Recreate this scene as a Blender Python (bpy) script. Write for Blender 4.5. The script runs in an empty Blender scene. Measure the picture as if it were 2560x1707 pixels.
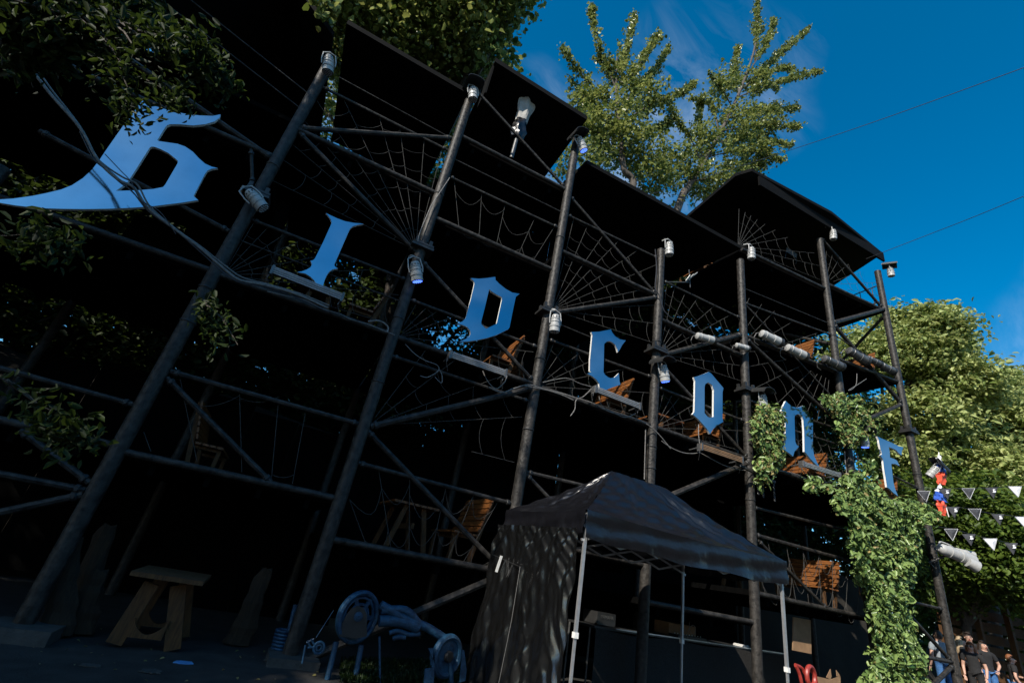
import bpy, math, random
import numpy as np
from mathutils import Vector, Matrix, Quaternion
from mathutils.geometry import tessellate_polygon
random.seed(7); rng = np.random.default_rng(7)
S = bpy.context.scene
COL = S.collection
# ---------------------------------------------------------------- camera
CAMH = 1.5
RX = Vector((0.88332183, -0.43464436, 0.17557572))     # image right, in world axes
RY = Vector((-0.33645947, -0.32706042, 0.88307786))    # image up
RZ = Vector((0.32640095, 0.83911606, 0.43513982))      # view direction
cam = bpy.data.cameras.new('camera'); camo = bpy.data.objects.new('camera', cam); COL.objects.link(camo)
cam.sensor_width = 36; cam.lens = 36 * 1088 / 2352; cam.clip_start = .05; cam.clip_end = 3000
M = Matrix((RX, RY, -RZ)).transposed().to_4x4(); M.translation = (0, 0, CAMH)
camo.matrix_world = M; S.camera = camo
# ---------------------------------------------------------------- light
SUN_DIR = Vector((-.70, -.46, .62)).normalized()        # towards the sun
SUN_EL = math.asin(SUN_DIR.z); SUN_AZ = math.atan2(SUN_DIR.x, SUN_DIR.y)
w = bpy.data.worlds.new("World"); S.world = w; w.use_nodes = True
nt = w.node_tree; N = nt.nodes; Lk = nt.links; N.clear()
sky = N.new('ShaderNodeTexSky'); sky.sky_type = 'NISHITA'; sky.sun_disc = False
sky.sun_elevation = SUN_EL; sky.sun_rotation = SUN_AZ; sky.air_density = 1.0; sky.dust_density = .45; sky.ozone_density = 3.5
hs = N.new('ShaderNodeHueSaturation'); hs.inputs['Saturation'].default_value = 1.42; hs.inputs['Value'].default_value = .90; hs.inputs['Hue'].default_value = .489
Lk.new(sky.outputs[0], hs.inputs['Color'])
tc = N.new('ShaderNodeTexCoord'); mp = N.new('ShaderNodeMapping'); mp.inputs['Rotation'].default_value = (.3, .5, .9); mp.inputs['Scale'].default_value = (3, 12, 8)
nz = N.new('ShaderNodeTexNoise'); nz.inputs['Scale'].default_value = 1.6; nz.inputs['Detail'].default_value = 9; nz.inputs['Roughness'].default_value = .62; nz.inputs['Distortion'].default_value = .7
n2 = N.new('ShaderNodeTexNoise'); n2.inputs['Scale'].default_value = 1.9; n2.inputs['Detail'].default_value = 2
cr = N.new('ShaderNodeValToRGB'); cr.color_ramp.elements[0].position = .42; cr.color_ramp.elements[1].position = .85
cr2 = N.new('ShaderNodeValToRGB'); cr2.color_ramp.elements[0].position = .44; cr2.color_ramp.elements[1].position = .62
mul = N.new('ShaderNodeMath'); mul.operation = 'MULTIPLY'; mul2 = N.new('ShaderNodeMath'); mul2.operation = 'MULTIPLY'; mul2.inputs[1].default_value = .42
mx = N.new('ShaderNodeMix'); mx.data_type = 'RGBA'; mx.inputs[7].default_value = (6.5, 7.2, 8.2, 1)
Lk.new(tc.outputs['Generated'], mp.inputs[0]); Lk.new(mp.outputs[0], nz.inputs[0]); Lk.new(tc.outputs['Generated'], n2.inputs[0])
Lk.new(nz.outputs[0], cr.inputs[0]); Lk.new(n2.outputs[0], cr2.inputs[0]); Lk.new(cr.outputs[0], mul.inputs[0]); Lk.new(cr2.outputs[0], mul.inputs[1])
Lk.new(mul.outputs[0], mul2.inputs[0]); Lk.new(mul2.outputs[0], mx.inputs[0]); Lk.new(hs.outputs[0], mx.inputs[6])
bg = N.new('ShaderNodeBackground'); bg.inputs[1].default_value = .15; wo = N.new('ShaderNodeOutputWorld')
Lk.new(mx.outputs[2], bg.inputs[0]); Lk.new(bg.outputs[0], wo.inputs[0])
sl = bpy.data.lights.new('sun', 'SUN'); sl.energy = 5.0; sl.angle = math.radians(.53); sl.color = (1, .93, .82)
so = bpy.data.objects.new('sun', sl); COL.objects.link(so); so.rotation_euler = SUN_DIR.to_track_quat('Z', 'Y').to_euler()
vs = S.view_settings; vs.view_transform = 'Standard'; vs.look = 'None'; vs.exposure = .38; vs.gamma = 1; vs.use_curve_mapping = False
# ---------------------------------------------------------------- survey helpers
ZN = dict(A=(0,0,2.613),B=(800,0,3.136),C=(1400,0,1.96),D=(0,500,2.613),E=(700,400,3.136),F=(1300,400,3.136),G=(1860,500,3.136),H=(0,1100,2.584),I=(700,850,3.136),J=(1300,850,3.136),K=(1860,950,3.136),L=(660,1350,3.675),M=(1200,1150,2.815),N=(2200,1350,4.392),O=(1900,1300,3.853),Q=(600,1400,3.618),W=(150,1400,5.107),X=(0,0,1))
FS = 1088 * 2560 / 2352
EYE = Vector((0, 0, CAMH))
def _dir(z, x, y):
    a = ZN[z]; u = a[0] + x / a[2]; v = a[1] + y / a[2]
    return RX * ((u - 1280) / FS) + RY * ((853.33 - v) / FS) + RZ
def at(z, x, y, Y=7.7):      # sight line met with the upright plane at depth Y
    d = _dir(z, x, y); return EYE + d * (Y / d.y)
def atz(z, x, y, h=0.):      # ... with the level at height h
    d = _dir(z, x, y); return EYE + d * ((h - CAMH) / d.z)
def atd(z, x, y, dist):      # ... at a distance
    return EYE + _dir(z, x, y) * dist
# ---------------------------------------------------------------- materials
def mat(name, col, rough=.5, metal=0., var=.25, scale=8., bump=0., bscale=40., spec=.5, coat=0., col2=None, stretch=None, emit=None, estr=0., object_coord=True):
    m = bpy.data.materials.new(name); m.use_nodes = True; t = m.node_tree; n = t.nodes; b = n['Principled BSDF']
    tcn = n.new('ShaderNodeTexCoord'); mpn = n.new('ShaderNodeMapping'); t.links.new(tcn.outputs['Object'], mpn.inputs[0])
    if stretch: mpn.inputs['Scale'].default_value = stretch
    no = n.new('ShaderNodeTexNoise'); no.inputs['Scale'].default_value = scale; no.inputs['Detail'].default_value = 6; no.inputs['Roughness'].default_value = .6
    t.links.new(mpn.outputs[0], no.inputs[0])
    rp = n.new('ShaderNodeValToRGB'); rp.color_ramp.elements[0].position = .32; rp.color_ramp.elements[1].position = .68
    c0 = [max(0, c * (1 - var)) for c in col]; c1 = list(col2) if col2 else [min(1, c * (1 + var)) for c in col]
    rp.color_ramp.elements[0].color = (*c0, 1); rp.color_ramp.elements[1].color = (*c1, 1)
    t.links.new(no.outputs[0], rp.inputs[0]); t.links.new(rp.outputs[0], b.inputs['Base Color'])
    b.inputs['Roughness'].default_value = rough; b.inputs['Metallic'].default_value = metal
    b.inputs['Specular IOR Level'].default_value = spec; b.inputs['Coat Weight'].default_value = coat
    if bump:
        nb = n.new('ShaderNodeTexNoise'); nb.inputs['Scale'].default_value = bscale; nb.inputs['Detail'].default_value = 5
        t.links.new(mpn.outputs[0], nb.inputs[0]); bp = n.new('ShaderNodeBump'); bp.inputs['Strength'].default_value = bump; bp.inputs['Distance'].default_value = .02
        t.links.new(nb.outputs[0], bp.inputs['Height']); t.links.new(bp.outputs[0], b.inputs['Normal'])
    if emit: b.inputs['Emission Color'].default_value = (*emit, 1); b.inputs['Emission Strength'].default_value = estr
    return m
def leafmat(name, ca, cb, trans=.35, rough=.45):
    m = bpy.data.materials.new(name); m.use_nodes = True; t = m.node_tree; n = t.nodes; b = n['Principled BSDF']; out = n['Material Output']
    g = n.new('ShaderNodeNewGeometry'); rp = n.new('ShaderNodeValToRGB'); rp.color_ramp.elements[0].color = (*ca, 1); rp.color_ramp.elements[1].color = (*cb, 1)
    t.links.new(g.outputs['Random Per Island'], rp.inputs[0]); t.links.new(rp.outputs[0], b.inputs['Base Color']); b.inputs['Roughness'].default_value = rough; b.inputs['Specular IOR Level'].default_value = .3
    tr = n.new('ShaderNodeBsdfTranslucent'); hsn = n.new('ShaderNodeHueSaturation'); hsn.inputs['Value'].default_value = 1.5; hsn.inputs['Hue'].default_value = .485
    t.links.new(rp.outputs[0], hsn.inputs['Color']); t.links.new(hsn.outputs[0], tr.inputs[0])
    ms = n.new('ShaderNodeMixShader'); ms.inputs[0].default_value = trans; t.links.new(b.outputs[0], ms.inputs[1]); t.links.new(tr.outputs[0], ms.inputs[2]); t.links.new(ms.outputs[0], out.inputs[0])
    return m
MT = dict(
 darkwood=mat('dark_weathered_wood', (.022,.012,.005), .9, var=.5, scale=6, stretch=(8,8,1), bump=.6, col2=(.045,.024,.009)),
 black=mat('black_steel_paint', (.017,.016,.015), .48, var=.6, scale=11, bump=.5, bscale=30, col2=(.052,.047,.042), spec=.24),
 deck=mat('black_plywood', (.0025,.0025,.0025), .95, var=.4, scale=3, stretch=(1,6,1), bump=.2, spec=.03),
 roof=mat('black_roof_sheet', (.0025,.0025,.0025), .85, var=.4, scale=4, spec=.12),
 rope=mat('old_rope', (.045,.043,.039), .9, var=.4, scale=60, bump=.4),
 cable=mat('grey_cable', (.16,.15,.14), .5, var=.4, scale=20),
 wire=mat('black_wire', (.03,.03,.035), .5, var=.3),
 mirror=mat('mirror_acrylic', (.215,.345,.43), .08, 1.0, var=.06, scale=3, bump=.02, bscale=1.2),
 white=mat('white_paint', (.72,.71,.68), .45, var=.12, scale=12, bump=.1),
 whitem=mat('white_enamel_metal', (.36,.36,.35), .4, 0., var=.12, scale=9, bump=.08),
 greym=mat('dull_grey_metal', (.10,.10,.10), .4, .4, var=.3, scale=9),
 alu=mat('aluminium', (.55,.56,.58), .35, .7, var=.12, scale=9),
 blackm=mat('matte_black_metal', (.018,.018,.018), .5, var=.3, scale=9),
 lens=mat('dark_lens', (.03,.03,.035), .2, var=.2),
 ledb=mat('blue_led', (.1,.15,.8), .3, emit=(.08,.18,1.), estr=2.0),
 strip=mat('blue_led_strip', (.05,.05,.6), .3, emit=(.02,.03,1.), estr=.55),
 wood=mat('varnished_pine', (.14,.045,.010), .5, var=.5, scale=5, stretch=(8,1,8), bump=.3, col2=(.26,.095,.022)),
 oldwood=mat('brown_timber', (.075,.030,.006), .8, var=.45, scale=6, stretch=(8,8,1), bump=.4, col2=(.12,.052,.012)),
 bark=mat('bark', (.075,.062,.05), .85, var=.5, scale=14, stretch=(1,1,.3), bump=.8),
 stone=mat('concrete', (.05,.049,.045), .8, var=.3, scale=9, bump=.6),
 ground=mat('asphalt', (.014,.014,.014), .85, var=.45, scale=3.2, bump=.6, bscale=60, col2=(.034,.032,.029)),
 earth=mat('earth', (.012,.010,.007), .95, var=.4, scale=2, bump=.6, bscale=8),
 blue=mat('blue_enamel', (.006,.035,.08), .5, .1, var=.35, scale=14, bump=.5, col2=(.014,.07,.14)),
 tent=mat('black_polyester', (.005,.005,.0065), .30, var=.25, scale=3, bump=.7, bscale=6, spec=.6),
 tentw=mat('black_vinyl', (.004,.004,.004), .25, var=.3, scale=5, bump=1., bscale=2.6, spec=.9, coat=.5, stretch=(1,1.6,.8)),
 skirt=mat('black_velvet_cloth', (.035,.033,.031), .9, var=.95, scale=120, bump=.5, bscale=200, spec=.1),
 fabg=mat('grey_cover_cloth', (.34,.33,.31), .8, var=.2, scale=6, bump=.6, bscale=14),
 skin=mat('skin', (.50,.29,.21), .5, var=.08, scale=20),
 hair_b=mat('blond_hair', (.42,.31,.19), .5, var=.4, scale=60, stretch=(8,8,1), bump=.5),
 hair_r=mat('auburn_hair', (.22,.08,.03), .45, var=.4, scale=60, stretch=(8,8,1), bump=.5),
 hair_d=mat('dark_hair', (.03,.02,.015), .45, var=.4, scale=60, stretch=(8,8,1), bump=.5),
 tshirt=mat('black_cotton', (.012,.012,.013), .9, var=.3, scale=20, bump=.4),
 jeans=mat('blue_denim', (.04,.13,.32), .85, var=.3, scale=30, bump=.4),
 hoodie=mat('grey_cotton', (.22,.25,.28), .9, var=.3, scale=30, bump=.4),
 red=mat('red_enamel', (.30,.035,.025), .45, var=.3, scale=12),
 flagr=mat('red_flag_cloth', (.75,.09,.04), .7, var=.1), flagb=mat('blue_flag_cloth', (.03,.10,.45), .7, var=.1), flagw=mat('white_flag_cloth', (.72,.72,.74), .7, var=.06),
 card=mat('cardboard', (.25,.15,.08), .85, var=.2, scale=5),
 pennant=mat('grey_pennant_cloth', (.045,.045,.05), .7, var=.3, scale=12),
 paintb=mat('blue_paint_splash', (.10,.30,.60), .5, var=.2),
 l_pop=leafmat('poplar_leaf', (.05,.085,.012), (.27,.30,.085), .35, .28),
 l_deep=leafmat('shade_darkened_leaf', (.007,.016,.003), (.035,.058,.009), .4, .6),  # leaf colour darkened to stand in for deep shade
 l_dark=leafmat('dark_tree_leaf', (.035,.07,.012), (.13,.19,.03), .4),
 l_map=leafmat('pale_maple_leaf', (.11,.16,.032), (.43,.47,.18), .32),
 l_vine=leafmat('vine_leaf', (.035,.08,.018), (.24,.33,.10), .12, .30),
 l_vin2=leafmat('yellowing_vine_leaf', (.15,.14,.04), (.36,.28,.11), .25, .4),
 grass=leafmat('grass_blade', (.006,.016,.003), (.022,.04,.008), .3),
)
# ---------------------------------------------------------------- mesh builder
class MB:
    def __init__(s): s.v = []; s.f = []
    def add(s, vs, fs): o = len(s.v); s.v += [tuple(v) for v in vs]; s.f += [tuple(i + o for i in f) for f in fs]; return s
    def box(s, c, d, q=None):
        c = Vector(c); vs = [Vector((sx*d[0]/2, sy*d[1]/2, sz*d[2]/2)) for sx in (-1,1) for sy in (-1,1) for sz in (-1,1)]
        if q is not None: vs = [q @ v for v in vs]
        return s.add([c + v for v in vs], [(0,1,3,2),(4,6,7,5),(0,4,5,1),(2,3,7,6),(0,2,6,4),(1,5,7,3)])
    def bar(s, a, b, w, h, up=(0,0,1)):
        a = Vector(a); b = Vector(b); d = (b - a); L = d.length; d.normalize(); up = Vector(up)
        if abs(d.dot(up)) > .98: up = Vector((0,1,0))
        x = d.cross(up).normalized(); z = x.cross(d)
        q = Matrix((x, d, z)).transposed(); return s.box((a + b) / 2, (w, L, h), q)
    def tube(s, pts, r, n=8, cap=True):
        pts = [Vector(p) for p in pts]; k = len(pts); rs = r if isinstance(r, (list, tuple)) else [r] * k
        t0 = (pts[1] - pts[0]).normalized(); u = t0.orthogonal().normalized(); rings = []
        for i, p in enumerate(pts):
            t = (pts[min(i+1, k-1)] - pts[max(i-1, 0)]).normalized(); u = (u - t * u.dot(t)).normalized(); v = t.cross(u)
            rings.append([p + (u * math.cos(2*math.pi*j/n) + v * math.sin(2*math.pi*j/n)) * rs[i] for j in range(n)])
        vs = [q for rg in rings for q in rg]; fs = [(i*n+j, i*n+(j+1)%n, (i+1)*n+(j+1)%n, (i+1)*n+j) for i in range(k-1) for j in range(n)]
        if cap: fs += [tuple(range(n-1, -1, -1)), tuple((k-1)*n + j for j in range(n))]
        return s.add(vs, fs)
    def lathe(s, o, ax, prof, n=16):
        o = Vector(o); ax = Vector(ax).normalized(); u = ax.orthogonal().normalized(); v = ax.cross(u)
        vs = [o + ax * z + (u * math.cos(2*math.pi*j/n) + v * math.sin(2*math.pi*j/n)) * r for r, z in prof for j in range(n)]
        k = len(prof); fs = [(i*n+j, i*n+(j+1)%n, (i+1)*n+(j+1)%n, (i+1)*n+j) for i in range(k-1) for j in range(n)]
        fs += [tuple(range(n-1, -1, -1)), tuple((k-1)*n + j for j in range(n))]
        return s.add(vs, fs)
    def torus(s, c, ax, R, r, n=28, m=6, sq=1.):
        c = Vector(c); ax = Vector(ax).normalized(); u = ax.orthogonal().normalized(); v = ax.cross(u)
        vs = []
        for i in range(n):
            a = 2*math.pi*i/n; e = u*math.cos(a)+v*math.sin(a)
            for j in range(m):
                b = 2*math.pi*j/m; vs.append(c + e*(R + r*math.cos(b)) + ax*(r*sq*math.sin(b)))
        fs = [(i*m+j, i*m+(j+1)%m, ((i+1)%n)*m+(j+1)%m, ((i+1)%n)*m+j) for i in range(n) for j in range(m)]
        return s.add(vs, fs)
    def build(s, name, m, parent=None, smooth=False, label=None, local=False):
        me = bpy.data.meshes.new(name); off = Vector((0,0,0))
        if parent is not None and not local:
            p = parent
            while p: off += p.location; p = p.parent
        vs = [tuple(Vector(v) - off) for v in s.v] if off.length > 0 else s.v
        me.from_pydata(vs, [], s.f); me.materials.append(m if not isinstance(m, str) else MT[m])
        if smooth: me.polygons.foreach_set('use_smooth', [True]*len(me.polygons))
        if smooth: me.set_sharp_from_angle(angle=math.radians(38))
        me.update(); o = bpy.data.objects.new(name, me); COL.objects.link(o); o.parent = parent
        if label: o['label'] = label
        return o
def empty(name, loc, label=None, cat=None, group=None):
    o = bpy.data.objects.new(name, None); COL.objects.link(o); o.location = loc; o.empty_display_size = .1
    return tag(o, label, cat, group)
def tag(o, label=None, cat=None, group=None, kind=None):
    if label: o['label'] = label
    if cat: o['category'] = cat
    if group: o['group'] = group
    if kind: o['kind'] = kind
    return o
def copy_tree(o, parent=None):
    chs = [c for c in o.children]
    c = o.copy(); COL.objects.link(c); c.parent = parent
    for ch in chs: copy_tree(ch, c)
    return c
# ================================================================ SETTING
g = MB(); n_ = 60
gx = [-900,-300,-100,-40] + [ -20 + i*1.0 for i in range(61)] + [60,100,300,900]
gy = [-900,-300,-100,-30] + [ -8 + i*.8 for i in range(30)] + [20,60,200,900]
def gh(x, y):
    h = .035*math.sin(x*.7+1)*math.cos(y*.9) + .02*math.sin(x*2.1)*math.sin(y*1.7+.4)
    return h*(1 if (abs(x) < 30 and abs(y) < 16) else 0) - .03
g.add([(x, y, gh(x, y)) for x in gx for y in gy], [(i*len(gy)+j, (i+1)*len(gy)+j, (i+1)*len(gy)+j+1, i*len(gy)+j+1) for i in range(len(gx)-1) for j in range(len(gy)-1)])
tag(g.build('ground', 'ground', smooth=True), kind='structure')
hl = MB(); hx = [-60 + i*2.0 for i in range(50)]; hy = [12.0, 12.4, 13, 14, 16, 20, 26, 40, 80]; hzv = [-.2, 2.6, 3.6, 4.1, 4.5, 5.0, 5.6, 7, 9]
def hz(x, j):
    k = 1 if x < 22 else max(.0, 1 - (x - 22) / 6)
    return (hzv[j] + .25*math.sin(x*.9 + j)) * k - (1-k)*.4
hl.add([(x, hy[j], hz(x, j)) for x in hx for j in range(9)], [(i*9+j, (i+1)*9+j, (i+1)*9+j+1, i*9+j+1) for i in range(49) for j in range(8)])
tag(hl.build('hillside', 'earth', smooth=True), kind='structure')
# ================================================================ TERRACE STRUCTURE
CX = {-1:-7.7, 0:-4.85, 1:-2.0, 2:.82, 3:3.65, 4:6.5, 5:9.32, 6:13.1, 7:16.2}
TOP = {-1:4.0, 0:5.2, 1:9.75, 2:11.1, 3:11.6, 4:9.45, 5:10.5, 6:13.2, 7:13.35}
T = empty('terrace_building', (CX[4], 7.7, 0), 'black steel terraces of stacked open decks on round columns, letters hung on front', 'building')
FY = 7.7
for i in CX:
    c = MB(); c.tube([(CX[i], FY, -.05), (CX[i], FY, TOP[i]*.5), (CX[i], FY, TOP[i])], .1, 20)
    co = c.build('column', 'black', T, True)
    s_ = MB()
    for z in (3.9, TOP[i]*.46, TOP[i]*.72):
        s_ = MB(); s_.torus((CX[i], FY, z), (0,0,1), .103, .012, 20, 6, 1.3); s_.build('strap', 'blackm', co, True)
    # flange half way up, where the column is spliced
    zf = {1:6.3, 2:6.62, 3:6.38, 4:6.55, 5:6.5, 6:6.95, 7:7.4}.get(i)
    if zf:
        f = MB(); f.box((CX[i], FY, zf), (.42,.34,.05)); f.box((CX[i]+.02, FY, zf+.07), (.36,.30,.04))
        for a in range(4):
            f.box((CX[i] + (.13 if a % 2 else -.13), FY + (.1 if a // 2 else -.1), zf+.14), (.06,.06,.1))
        f.build('flange', 'blackm', co)
    b = MB(); b.box((CX[i]+.05, FY-.05, .02), (.62,.55,.16)); bo = b.build('footing', 'stone', T); 
    c = MB(); c.tube([(CX[i], 11.3, -.05), (CX[i], 11.3, TOP[i]+.1)], .08, 12); c.build('rear_column', 'black', T, True)
DECKS = {-1:[4.77,7.2], 0:[2.05,4.77,7.2], 1:[2.02,4.77,8.0], 2:[1.5,4.78,7.45,9.77], 3:[2.08,4.78,8.05], 4:[1.5,4.80,7.45], 5:[2.06,4.80,8.1,10.95], 6:[1.5,4.85,8.8,11.45]}
for k, zs in DECKS.items():
    x0, x1 = CX[k] + .09, CX[k+1] - .09
    for z in zs:
        e = MB(); e.tube([(x0, FY, z), (x1, FY, z + (.25 if k >= 5 and z > 5 else .02))], .048, 10)
        e.build('edge_beam', 'black', T, True)
        if k == 6 and z < 2: continue
        d_ = MB(); tilt = .25 if (k >= 5 and z > 5) else 0
        d = MB(); d.add([(x0-.06,7.78,z-.06),(x1+.06,7.78,z-.06+tilt),(x1+.06,11.35,z-.06+tilt),(x0-.06,11.35,z-.06),(x0-.06,7.78,z+.05),(x1+.06,7.78,z+.05+tilt),(x1+.06,11.35,z+.05+tilt),(x0-.06,11.35,z+.05)], [(3,2,1,0),(4,5,6,7),(0,1,5,4),(1,2,6,5),(2,3,7,6),(3,0,4,7)])
        do = d.build('deck', 'deck', T)
        for q in range(4):
            j = MB(); xx = x0 + (x1-x0)*(q+.5)/4; zz = z - .13 + tilt*(q+.5)/4
            j.box((xx, 9.56, zz), (.07, 3.5, .13)); j.build('joist', 'deck', do)
def brace(n, pts, r=.032):
    m = MB(); m.tube(pts, r, 8); b = m.build(n, 'black', T, True); a, c = Vector(pts[0]), Vector(pts[-1]); d = (c-a).normalized()
    if r > .02:
        for p, s in ((a, 1), (c, -1)):
            if (p.x - a.x)*0 == 0 and (c-a).length > .6:
                m = MB(); m.lathe(p + d*s*.05, d*s, [(r+.006,0),(r+.016,.01),(r+.016,.05),(r+.006,.06)], 10); m.box(p + d*s*.08 + Vector((0,-r-.01,0)), (.03,.02,.05)); m.build('clamp', 'blackm', b)
    return b
FB = [  # (kind, x0, z0, x1, z1, radius) on the front plane
 ('brace',-1.92,8.05,.70,9.57,.045),('brace',-1.88,7.94,.73,6.55,.042),('rail',-1.73,9.65,.65,9.57,.012),('rail',-1.9,9.21,.71,9.21,.028),
 ('rail',-1.9,5.88,.76,5.90,.028),('rail',-1.9,3.16,.74,3.17,.038),('brace',-1.9,3.06,-.16,2.06,.038),('rail',-1.9,5.45,.72,5.45,.012),
 ('brace',-3.0,2.0,-2.1,1.59,.04),('rail',-4.8,1.48,-2.1,1.5,.04),('brace',-4.8,.0,-2.1,1.45,.045),('rail',-4.8,2.66,-2.1,2.61,.035),('rail',-4.8,5.95,-2.1,5.53,.04),
 ('brace',-4.8,7.9,-2.06,7.16,.05),('brace',-2.41,7.16,-2.14,6.53,.03),('rail',-4.75,9.33,-2.1,8.49,.012),('rail',-4.42,9.66,-2.08,8.90,.012),
 ('brace',.9,11.3,3.55,9.84,.034),('rail',.9,9.07,3.55,9.09,.014),('rail',.9,8.57,3.55,8.62,.026),('brace',.9,6.4,3.58,4.86,.04),
 ('rail',.9,5.55,3.55,5.58,.028),('rail',.9,4.42,3.56,4.44,.03),('brace',.92,3.18,3.59,4.71,.055),('brace',.9,3.1,3.50,1.6,.042),('rail',.9,2.60,3.57,2.58,.034),
 ('brace',.9,-.02,3.55,1.44,.055),('brace',3.72,9.66,6.40,8.08,.036),('rail',3.72,9.09,6.4,9.16,.026),('brace',3.75,6.46,6.43,8.0,.05),
 ('rail',3.75,6.26,4.75,6.26,.014),('rail',3.75,5.83,6.40,5.90,.028),('rail',3.75,3.16,6.4,3.26,.034),('brace',3.75,3.12,5.2,2.3,.036),
 ('rail',6.6,8.56,9.2,8.57,.026),('brace',6.6,6.50,9.22,8.06,.055),('brace',6.6,6.33,9.28,4.85,.042),('rail',6.6,5.72,9.2,5.72,.028),('brace',6.6,3.25,9.31,4.74,.06),
 ('rail',9.4,9.6,12.95,9.92,.012),('rail',9.4,9.12,13.0,9.54,.026),('brace',9.42,8.02,13.0,6.65,.045),('brace',9.44,9.08,12.6,7.5,.02),('rail',9.4,6.3,13.0,6.56,.028),
 ('rail',9.42,5.9,13.0,6.11,.02),('rail',9.4,3.77,13.0,3.93,.034),('rail',9.42,3.2,13.0,3.22,.04),('brace',9.5,3.1,11.55,2.08,.034),
 ('brace',13.18,10.02,16.12,11.75,.065),('brace',13.2,9.98,16.07,8.32,.06),('brace',14.26,7.28,16.05,8.26,.055),('rail',13.2,5.9,16.1,5.75,.026),
 ('rail',13.2,2.65,16.1,2.68,.034),('brace',14.0,2.7,16.05,1.56,.045),('brace',14.9,.85,16.1,1.43,.05),('brace',13.2,13.3,16.02,11.78,.045),('rail',13.2,9.6,16.1,9.3,.02),
]
for kd, a, b_, c, d, r in FB: brace('brace' if kd == 'brace' else 'rail', [(a, FY, b_), (c, FY, d)], r)
# braces running back into the depth (seen against the sky at the open right end)
brace('brace', [(16.2,7.8,11.5),(16.2,11.2,8.9)], .05); brace('brace', [(13.1,7.8,9.3),(13.1,11.2,11.4)], .05)
for i in range(9):
    yy = 7.95 + i*.4; brace('baluster', [(16.15, yy, 11.5), (16.15, yy, 12.75)], .014)
for zz in (12.1, 12.75): brace('rail', [(16.15,7.8,zz),(16.15,11.3,zz)], .02)
# roofs
def slab(name, pts, th, m='roof', parent=T, label=None):
    k = len(pts); s = MB(); s.add([Vector(p) for p in pts] + [Vector(p) + Vector((0,0,th)) for p in pts], [tuple(range(k-1,-1,-1)), tuple(range(k, 2*k))] + [(i, (i+1)%k, (i+1)%k+k, i+k) for i in range(k)])
    return s.build(name, m, parent, label=label)
slab('roof', [(-2.05,7.6,11.02),(.74,7.6,10.94),(.74,11.6,11.3),(-2.05,11.6,11.45)], .12)
slab('roof', [(1.1,7.6,12.42),(3.8,7.6,12.28),(3.8,11.6,11.9),(1.1,11.6,11.9)], .14)
slab('side_board', [(1.1,7.7,11.4),(1.14,7.7,11.4),(1.14,8.2,11.4),(1.1,8.2,11.4)], 1.0)
slab('roof', [(3.98,7.6,10.82),(9.25,7.6,10.82),(9.25,11.6,11.3),(3.98,11.6,11.6)], .12)
slab('roof', [(9.15,7.6,13.58),(9.5,7.3,13.75),(13.1,7.2,13.95),(16.5,7.6,14.2),(16.5,9.4,13.75),(16.5,11.6,13.3),(9.15,11.6,13.1)], .12, label='black roof sheet over the topmost deck at right')
slab('fascia', [(9.8,7.28,13.35),(16.4,7.5,13.78),(16.4,7.56,13.78),(9.8,7.34,13.35)], .38)
# pitched roof over the left bay
gbl = [(-5.0,9.35),(-3.2,11.42),(-2.16,10.62),(-2.16,10.5),(-3.2,11.28),(-4.9,9.3)]
pr = MB(); pr.add([(x,7.6,z) for x,z in gbl] + [(x,11.5,z) for x,z in gbl], [tuple(range(6)), tuple(range(11,5,-1))] + [(i,i+6,(i+1)%6+6,(i+1)%6) for i in range(6)])
pr.build('pitched_roof', 'roof', T)
for z, x0, x1 in ((8.9,-8.2,-2.1),):
    d = MB(); d.box(((x0+x1)/2, 10.1, z), (6.1, 3.0, .1)); d.build('ceiling', 'deck', T)
# black backing added behind the upper decks to keep the gaps dark, in panels
for k, (z0, z1) in {-1:(7.2,10.6), 0:(7.2,10.4), 1:(8.0,11.2), 2:(7.45,11.7), 3:(8.05,11.4), 4:(7.45,11.3)}.items():
    for q in range(2):
        x0 = CX[k]+.1 + q*(CX[k+1]-CX[k]-.2)/2; x1 = x0 + (CX[k+1]-CX[k]-.2)/2 - .015
        d = MB(); d.box(((x0+x1)/2, 11.42, (z0+z1)/2), (x1-x0, .03, z1-z0)); d.build('added_backing', 'deck', T)
for k, (z0, z1) in {-1:(4.9,7.1), 0:(0,3.7), 1:(0,3.75), 2:(0,4.2), 3:(0,7.6), 4:(0,5.6), 5:(0,7.4)}.items():  # black sheets added in place of the tree-shaded slope behind the bays
    k = max(k, 0); W_ = CX[k+1]-CX[k]
    for q in range(3):
        x0 = CX[k] + q*W_/3; x1 = x0 + W_/3 - .012
        d = MB(); d.box(((x0+x1)/2, 11.45+.01*q, (z0+z1)/2 + .15*math.sin(k*3+q)), (x1-x0, .03, z1-z0)); d.build('added_backing', 'deck', T)
# dark boards and soffit lights under decks
for z, a, b_ in (('E',(1490,660),(1870,820)),('J',(430,540),(800,650)),('F',(540,890),(810,1000))):
    d = MB(); p = at(z,*a,8.3); q = at(z,*b_,8.3); q.z = p.z = (p.z+q.z)/2; d.bar(p, q, .16, .05); d.build('soffit_batten', 'greym', T)
# blue LED strips fixed under roofs
for z, a, b_, y in (('B',(170,1330),(560,1500),9.5),('G',(215,35),(285,58),9.0),('G',(715,318),(800,368),9.0),('F',(470,930),(740,1040),9.5)):
    d = MB(); p = at(z,*a,y); q = at(z,*b_,y); d.bar(p, q, .03, .03); d.build('light_strip', 'strip', T, label='blue glowing light strip under the deck')
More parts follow.
